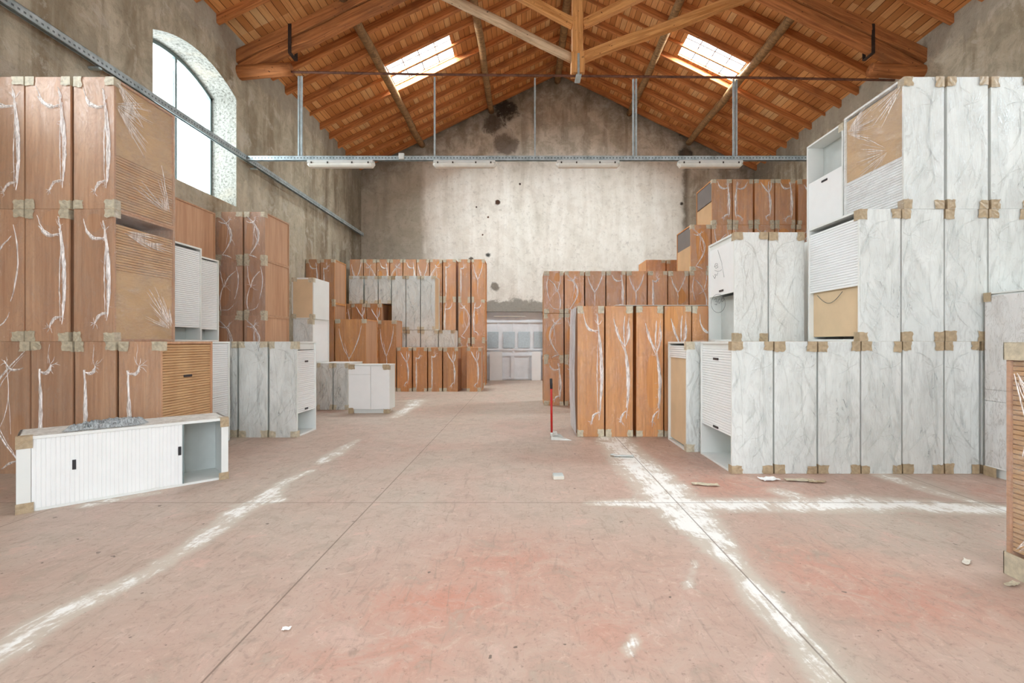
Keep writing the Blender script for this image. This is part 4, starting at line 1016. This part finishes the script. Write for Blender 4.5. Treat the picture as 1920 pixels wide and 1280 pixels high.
# tall browns
G = 'tall wood-grain cabinets right of the aisle'
row([(1082, 1133.4), (1135, 1187.4), (1192.5, 1244), (1245.5, 1296.7), (1297.3, 1349)], 6.30, 0, 1.716, .80, 'wood', 'the tall row', 'floor tier', G, side=[-1, 0, 0, 0, 0], style=['long', 'tree', 'tree', 'tree', 'long'], mirror=False, hole=[None, None, (.62, .42, .26, .2), (.25, .9, .25, .1), None], filmmat='film_thin', plain=[True] + [False] * 4,
    label=['tall brown cabinet nearest the aisle, leftmost of the tall row', 'tall brown cabinet with long white film streak, second in the tall row', 'tall brown cabinet with oval bare patch, middle of the tall row', 'tall brown cabinet, fourth in the tall row, above beige-fronted white one', 'tall brown cabinet, rightmost in the tall row, partly behind white cabinets'])
# wide bluish film on its aisle side
bm = bmesh.new(); xa = X(1082, 6.3) - .012; N = 10; prev = None
for k in range(N + 1):
    z = .02 + 1.69 * k / N; o_ = .006 * noise.noise(Vector((z * 3, 0, 0)))
    r_ = [bm.verts.new((xa - .05 * math.sin(math.pi * k / N) * .4 + o_, 6.29 + .8 * q / 6, z)) for q in range(7)]
    if prev:
        for q in range(6): bm.faces.new((prev[q], prev[q + 1], r_[q + 1], r_[q]))
    prev = r_
rt = [o for o in bpy.data.objects if o.get('label', '').startswith('tall brown cabinet nearest the aisle')][0]
M['film_blue'] = m_film('stretch_film_layers', srgb(240, 243, 248), 0.5, 0.85, 0.2)
o = link('side_film', bm, M['film_blue'], rt, smooth=True); o.location = -rt.location
# a thin board on top of the tall row
bm = bmesh.new(); box(bm, X(1155, 6.3), X(1345, 6.3), 6.31, 6.75, 1.7225, 1.73); o = link('loose_board', bm, M['paper']); tag(o, 'thin pale board lying on top of the tall brown cabinet row', 'board')
# R3 + R4
G3 = 'wood-grain cabinets in the back rows on the right'; Z3 = 9.375
E3 = [(1019.5, 1057), (1058.5, 1095.5), (1097, 1135.5), (1136.5, 1173.5), (1174.5, 1213), (1214.5, 1251.5), (1252.5, 1291.5), (1292.5, 1331), (1332, 1371), (1372, 1410), (1411, 1450), (1451, 1492)]
B3 = 'the block beside doorway'
row(E3[:2], Z3, 0, .9, .8, 'wood', B3, 'bottom tier', G3, side=[-1, 0], plain=[True, False])
row(E3[:2], Z3, .9, 1.796, .8, 'wood', B3, 'middle tier', G3, side=[-1, 0], plain=[True, False])
row(E3, Z3, 1.8, 2.625, .8, 'wood', B3, 'top tier', G3, side=[-1] + [0] * 11, plain=[True] + [False] * 11)
row([(1097, 1173), (1174.5, 1251), (1252.5, 1331), (1332, 1410), (1411, 1492)], Z3 + .02, 0.9, 1.798, .78, 'wood', B3, 'concealed middle tier', G3, style='', filmmat='none', notape=True)
row([(1097, 1173), (1174.5, 1251), (1252.5, 1331), (1332, 1410), (1411, 1492)], Z3 + .02, 0, .898, .78, 'wood', B3, 'concealed bottom tier', G3, style='', filmmat='none', notape=True)
ST = 'the high stepped stack'
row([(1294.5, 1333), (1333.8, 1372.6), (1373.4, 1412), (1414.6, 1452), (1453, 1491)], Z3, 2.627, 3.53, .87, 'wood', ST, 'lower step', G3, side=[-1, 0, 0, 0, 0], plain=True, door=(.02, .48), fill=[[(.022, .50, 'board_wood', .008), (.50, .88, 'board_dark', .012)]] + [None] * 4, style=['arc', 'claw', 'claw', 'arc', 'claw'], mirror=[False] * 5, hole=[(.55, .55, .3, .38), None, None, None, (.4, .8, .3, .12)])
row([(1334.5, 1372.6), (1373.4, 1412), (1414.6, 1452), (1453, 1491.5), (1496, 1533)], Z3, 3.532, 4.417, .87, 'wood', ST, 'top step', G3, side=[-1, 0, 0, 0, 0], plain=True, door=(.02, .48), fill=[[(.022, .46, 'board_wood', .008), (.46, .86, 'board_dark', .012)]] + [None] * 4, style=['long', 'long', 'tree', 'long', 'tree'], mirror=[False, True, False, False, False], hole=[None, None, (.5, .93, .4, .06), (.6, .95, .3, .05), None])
row([(1493, 1533)], Z3, 1.8, 2.625, .8, 'wood', ST, 'support', G3, label='brown cabinet under the right end of the stepped stack')
row([(1493, 1533)], Z3, 2.627, 3.53, .8, 'wood', ST, 'support', G3, label='brown cabinet under the right end of the top step')
row([(1493, 1533)], Z3, 0, 1.798, .8, 'wood', ST, 'support', G3, label='brown cabinet at the foot of the right end of the stepped stack')
row([(1211, 1248), (1250, 1289)], 12.0, 2.35, 3.29, .8, 'wood', 'the far pair', 'top', G3, hole=None, style='', label=['brown cabinet peeking over the right block near the gable, left of the pair', 'brown cabinet peeking over the right block near the gable, right of the pair'])
row([(1211, 1289)], 12.0, 0, 2.349, .8, 'wood', 'the far pair', 'base', G3, hole=None, style='', filmmat='none', notape=True, label='wide brown cabinet under the far pair behind the right block')
# big white cabinet at right
def wardrobe():
    r = empty('wardrobe', (4.30, 3.485, 0)); tag(r, 'tall plain white cabinet at the right edge with horizontal door seams', 'cabinet')
    h, L, d = 1.69, 1.02, .6
    bm = bmesh.new(); box(bm, .018, d, 0.0, L, .08, h); link('carcass', bm, M['white'], r, bevel=.003)
    bm = bmesh.new(); box(bm, .03, d - .02, .02, L - .03, 0, .08); link('plinth', bm, M['white'], r)
    zs = [.085, H(750, 4.5) , H(729, 4.5), h - .012]
    for a, b in zip(zs, zs[1:]):
        bm = bmesh.new(); box(bm, 0, .018, .004, L - .004, a + .002, b - .002); link('door_panel', bm, M['slat_white'], r, bevel=.0015)
    bm = bmesh.new(); box(bm, -.006, d, .0, L, h, h + .012); link('top_board', bm, M['white'], r)
    bm = bmesh.new(); box(bm, -.005, -.0045, .004, L - .004, .1, h - .02); o = link('stretch_film', bm, M['film_thin'], r)
    for (a, b, z0, z1) in ((L - .12, L + .003, .0, .09), (L - .07, L + .003, h - .07, h + .014)):
        bm = bmesh.new(); box(bm, -.009, -.006, a, b, z0, z1); box(bm, -.009, .08, b - .001, b + .001, z0, z1); link('corner_tape', bm, M['tape_brown'], r)
wardrobe()
cab(2.58, 3.0, 1.75, 0, 1.24, .84, 'wood', 'brown tambour cabinet cut off by the right edge of the photo, nearest the camera', 'wood-grain cabinets on the right', side=-1, door=(.13, 1.19), style='', facefilm=[(.95, .9, 200, 260, 12), (.95, .1, 120, 170, 8), (.9, .5, 100, 250, 10)], notape=True)
nb = [o for o in bpy.data.objects if o.get('label', '').startswith('brown tambour cabinet cut off')][0]
for z0, z1 in ((-.0, .12), (1.15, 1.243)):
    bm = bmesh.new(); box(bm, -.2085 - .006, -.2085, .68, .842, z0, z1); box(bm, -.2145, .1, .838, .8425, z0, z1)
    if z1 > 1: box(bm, -.2145, .1, .5, .8425, z1 - .001, z1 + .002)
    link('corner_tape', bm, M['tape'], nb)

# ------------------------------------------------------------------ small things on the floor
def dustpan():
    x, y = floor_pt(1048, 824); r = empty('dustpan', (x, y, 0)); tag(r, 'long-handled metal dustpan with red handle standing beside the tall brown cabinets', 'dustpan')
    bm = bmesh.new(); w = .13; pts = [(-.10, -.03), (.16, -.06), (.07, .16), (-.10, .14)]
    base = [bm.verts.new((a, b, .004)) for a, b in pts]; bm.faces.new(base)
    mid = [bm.verts.new(p) for p in ((-.10, -.03, .05), (.10, -.05, .018), (.02, .15, .045), (-.10, .14, .08))]
    for i, j in ((0, 1), (2, 3), (3, 0)): bm.faces.new((base[i], base[j], mid[j], mid[i]))
    top = bm.faces.new((mid[0], mid[3], bm.verts.new((-.02, .10, .085)), bm.verts.new((-.02, 0, .06))))
    o = link('pan', bm, M['panwhite'], r); s = o.modifiers.new('s', 'SOLIDIFY'); s.thickness = .003
    bm = bmesh.new(); x1 = X(1034, y) - x; tube(bm, [(-.09, .04, .06), (x1, .04, H(728, y))], .014, 12); link('handle_tube', bm, M['red'], r, smooth=True)
    bm = bmesh.new(); tube(bm, [(x1, .04, H(729, y)), (x1 - .004, .04, H(710, y))], .017, 12); link('grip', bm, M['black'], r, smooth=True)
    bm = bmesh.new(); tube(bm, [(-.086, .04, .02), (-.09, .04, .085)], .02, 12); link('socket', bm, M['panwhite'], r, smooth=True)
dustpan()
def block():
    x, y = floor_pt(1048, 899); r = empty('scrub_brush', (x, y, 0), R(4)); tag(r, 'small pale ribbed block lying alone on the floor in the middle', 'block')
    bm = bmesh.new(); box(bm, -.05, .05, 0, .10, .0, .028); link('block_body', bm, M['paper'], r, bevel=.004)
    bm = bmesh.new()
    for k in range(9): box(bm, -.044, .044, .008 + k * .0105, .012 + k * .0105, .028, .037)
    link('ribs', bm, M['grey_in'], r)
block()
def scrap(name, px, py, sx, sy, rz, mat, label, cat='scrap', th=.006, curl=.02):
    x, y = floor_pt(px, py); bm = bmesh.new(); N = 8; g = []
    for i in range(N + 1):
        rw = []
        for k in range(5):
            u, v = i / N - .5, k / 4 - .5
            z = .003 + curl * abs(noise.noise(Vector((u * 4 + px, v * 3, py)))) + curl * (u * u + v * v) * .6
            rw.append(bm.verts.new((u * sx * (1 + .2 * noise.noise(Vector((v * 5, px, 1)))), v * sy * (1 + .3 * noise.noise(Vector((u * 5, px, 3)))), z)))
        g.append(rw)
    for i in range(N):
        for k in range(4): bm.faces.new((g[i][k], g[i + 1][k], g[i + 1][k + 1], g[i][k + 1]))
    o = link(name, bm, mat, loc=(x, y, .001)); o.rotation_euler = (0, 0, R(rz)); s = o.modifiers.new('s', 'SOLIDIFY'); s.thickness = th; s.offset = 1
    tag(o, label, cat)
scrap('paper_scrap', 1442, 900, .15, .09, 10, M['slat_white'], 'crumpled white paper scrap on the floor before the right stack', 'paper')
scrap('cardboard_scrap', 1500, 902, .24, .06, -6, M['tape'], 'flattened strip of cardboard on the floor before the right stack', 'cardboard')
scrap('cardboard_scrap', 1532, 905, .14, .04, -4, M['tape_brown'], 'small brown cardboard strip right of the flattened cardboard', 'cardboard')
scrap('paper_scrap', 1322, 910, .22, .05, -14, M['tape'], 'long thin beige paper strip left of the scraps by the right stack', 'paper')
scrap('cardboard_scrap', 1166, 856, .24, .06, -12, M['grey_in'], 'flat grey cardboard piece lying on the white dust streak', 'cardboard')
scrap('plastic_scrap', 537, 1181, .035, .02, 10, M['slat_white'], 'tiny white chip on the floor near the front', 'chip', .003, .008)
scrap('paper_scrap', 1812, 1055, .08, .03, 40, M['paper'], 'small pale paper bit on the floor near the right edge', 'paper', .003, .01)
scrap('paper_scrap', 1897, 1097, .09, .03, 20, M['tape'], 'torn tape bit beside the foot of the nearest brown cabinet', 'paper', .003, .01)

# ------------------------------------------------------------------ light
w = bpy.data.worlds.new('overcast_sky'); SC.world = w; w.use_nodes = True
nt = w.node_tree; bg = nt.nodes['Background']; bg.inputs[1].default_value = 1.0
tc = nt.nodes.new('ShaderNodeTexCoord'); sp = nt.nodes.new('ShaderNodeSeparateXYZ'); nt.links.new(tc.outputs['Generated'], sp.inputs[0])
rp = nt.nodes.new('ShaderNodeValToRGB'); nt.links.new(sp.outputs[2], rp.inputs[0])   # overcast sky: brighter towards the zenith
rp.color_ramp.elements[0].position = 0.0; rp.color_ramp.elements[0].color = (4.1, 4.45, 4.8, 1); rp.color_ramp.elements[1].position = 1.0; rp.color_ramp.elements[1].color = (8.6, 9.3, 9.9, 1)
nt.links.new(rp.outputs[0], bg.inputs[0])
def area(name, loc, rot, sx, sy, power, col=(1, 1, 1)):
    l = bpy.data.lights.new(name, 'AREA'); l.shape = 'RECTANGLE'; l.size = sx; l.size_y = sy; l.energy = power; l.color = col
    o = bpy.data.objects.new(name, l); COL.objects.link(o); o.location = loc; o.rotation_euler = rot
    return o
ang = math.atan(SLOPE)
for (x0, x1, y0, y1), pw in [(q, 700) for q in SKY] + [((-3.37, -1.84, 3.1, 4.05), 120), ((3.85, 5.25, 3.1, 4.05), 120), ((-3.37, -1.84, -1.6, -.65), 120), ((3.85, 5.25, -1.6, -.65), 120)]:  # SKY pair is in view; the other four lamps are added at unseen skylights
    xc = (x0 + x1) / 2; s = 1 if xc < XM else -1
    area('skylight_daylight', (xc - s * .12, (y0 + y1) / 2, roofz(xc) + .34), (0, -s * ang, 0), 1.9, 1.4, pw, (.92, .97, 1))
for (xin, out, wins) in ((XL, -1, WL), (XR, 1, WR)):
    for (a, b) in wins: area('window_daylight', (xin + out * 2.0, (a + b) / 2, 5.3), (0, R(-98) if out < 0 else R(98), 0), 3.4, 3.4, 300 if a < 5 else 260, (.92, .97, 1))  # lamps at the unseen windows are added to even out the daylight

cam = bpy.data.cameras.new('camera'); co = bpy.data.objects.new('camera', cam); COL.objects.link(co)
co.location = (0, 0, EYE); co.rotation_euler = (R(90), 0, 0); cam.sensor_width = 36; cam.lens = F / 1920 * 36
cam.shift_x = -(CX - 960) / 1920; cam.clip_start = .05; cam.clip_end = 200
SC.camera = co
SC.view_settings.view_transform = 'Standard'; SC.view_settings.look = 'None'; SC.view_settings.gamma = 1; SC.view_settings.exposure = 0.35
SC.view_settings.use_curve_mapping = False
cy = SC.cycles; cy.use_denoising = True; cy.use_adaptive_sampling = True; cy.adaptive_threshold = 0.05; cy.max_bounces = 6; cy.diffuse_bounces = 5; cy.glossy_bounces = 3; cy.transparent_max_bounces = 8; cy.caustics_reflective = False; cy.caustics_refractive = False; cy.sample_clamp_indirect = 8
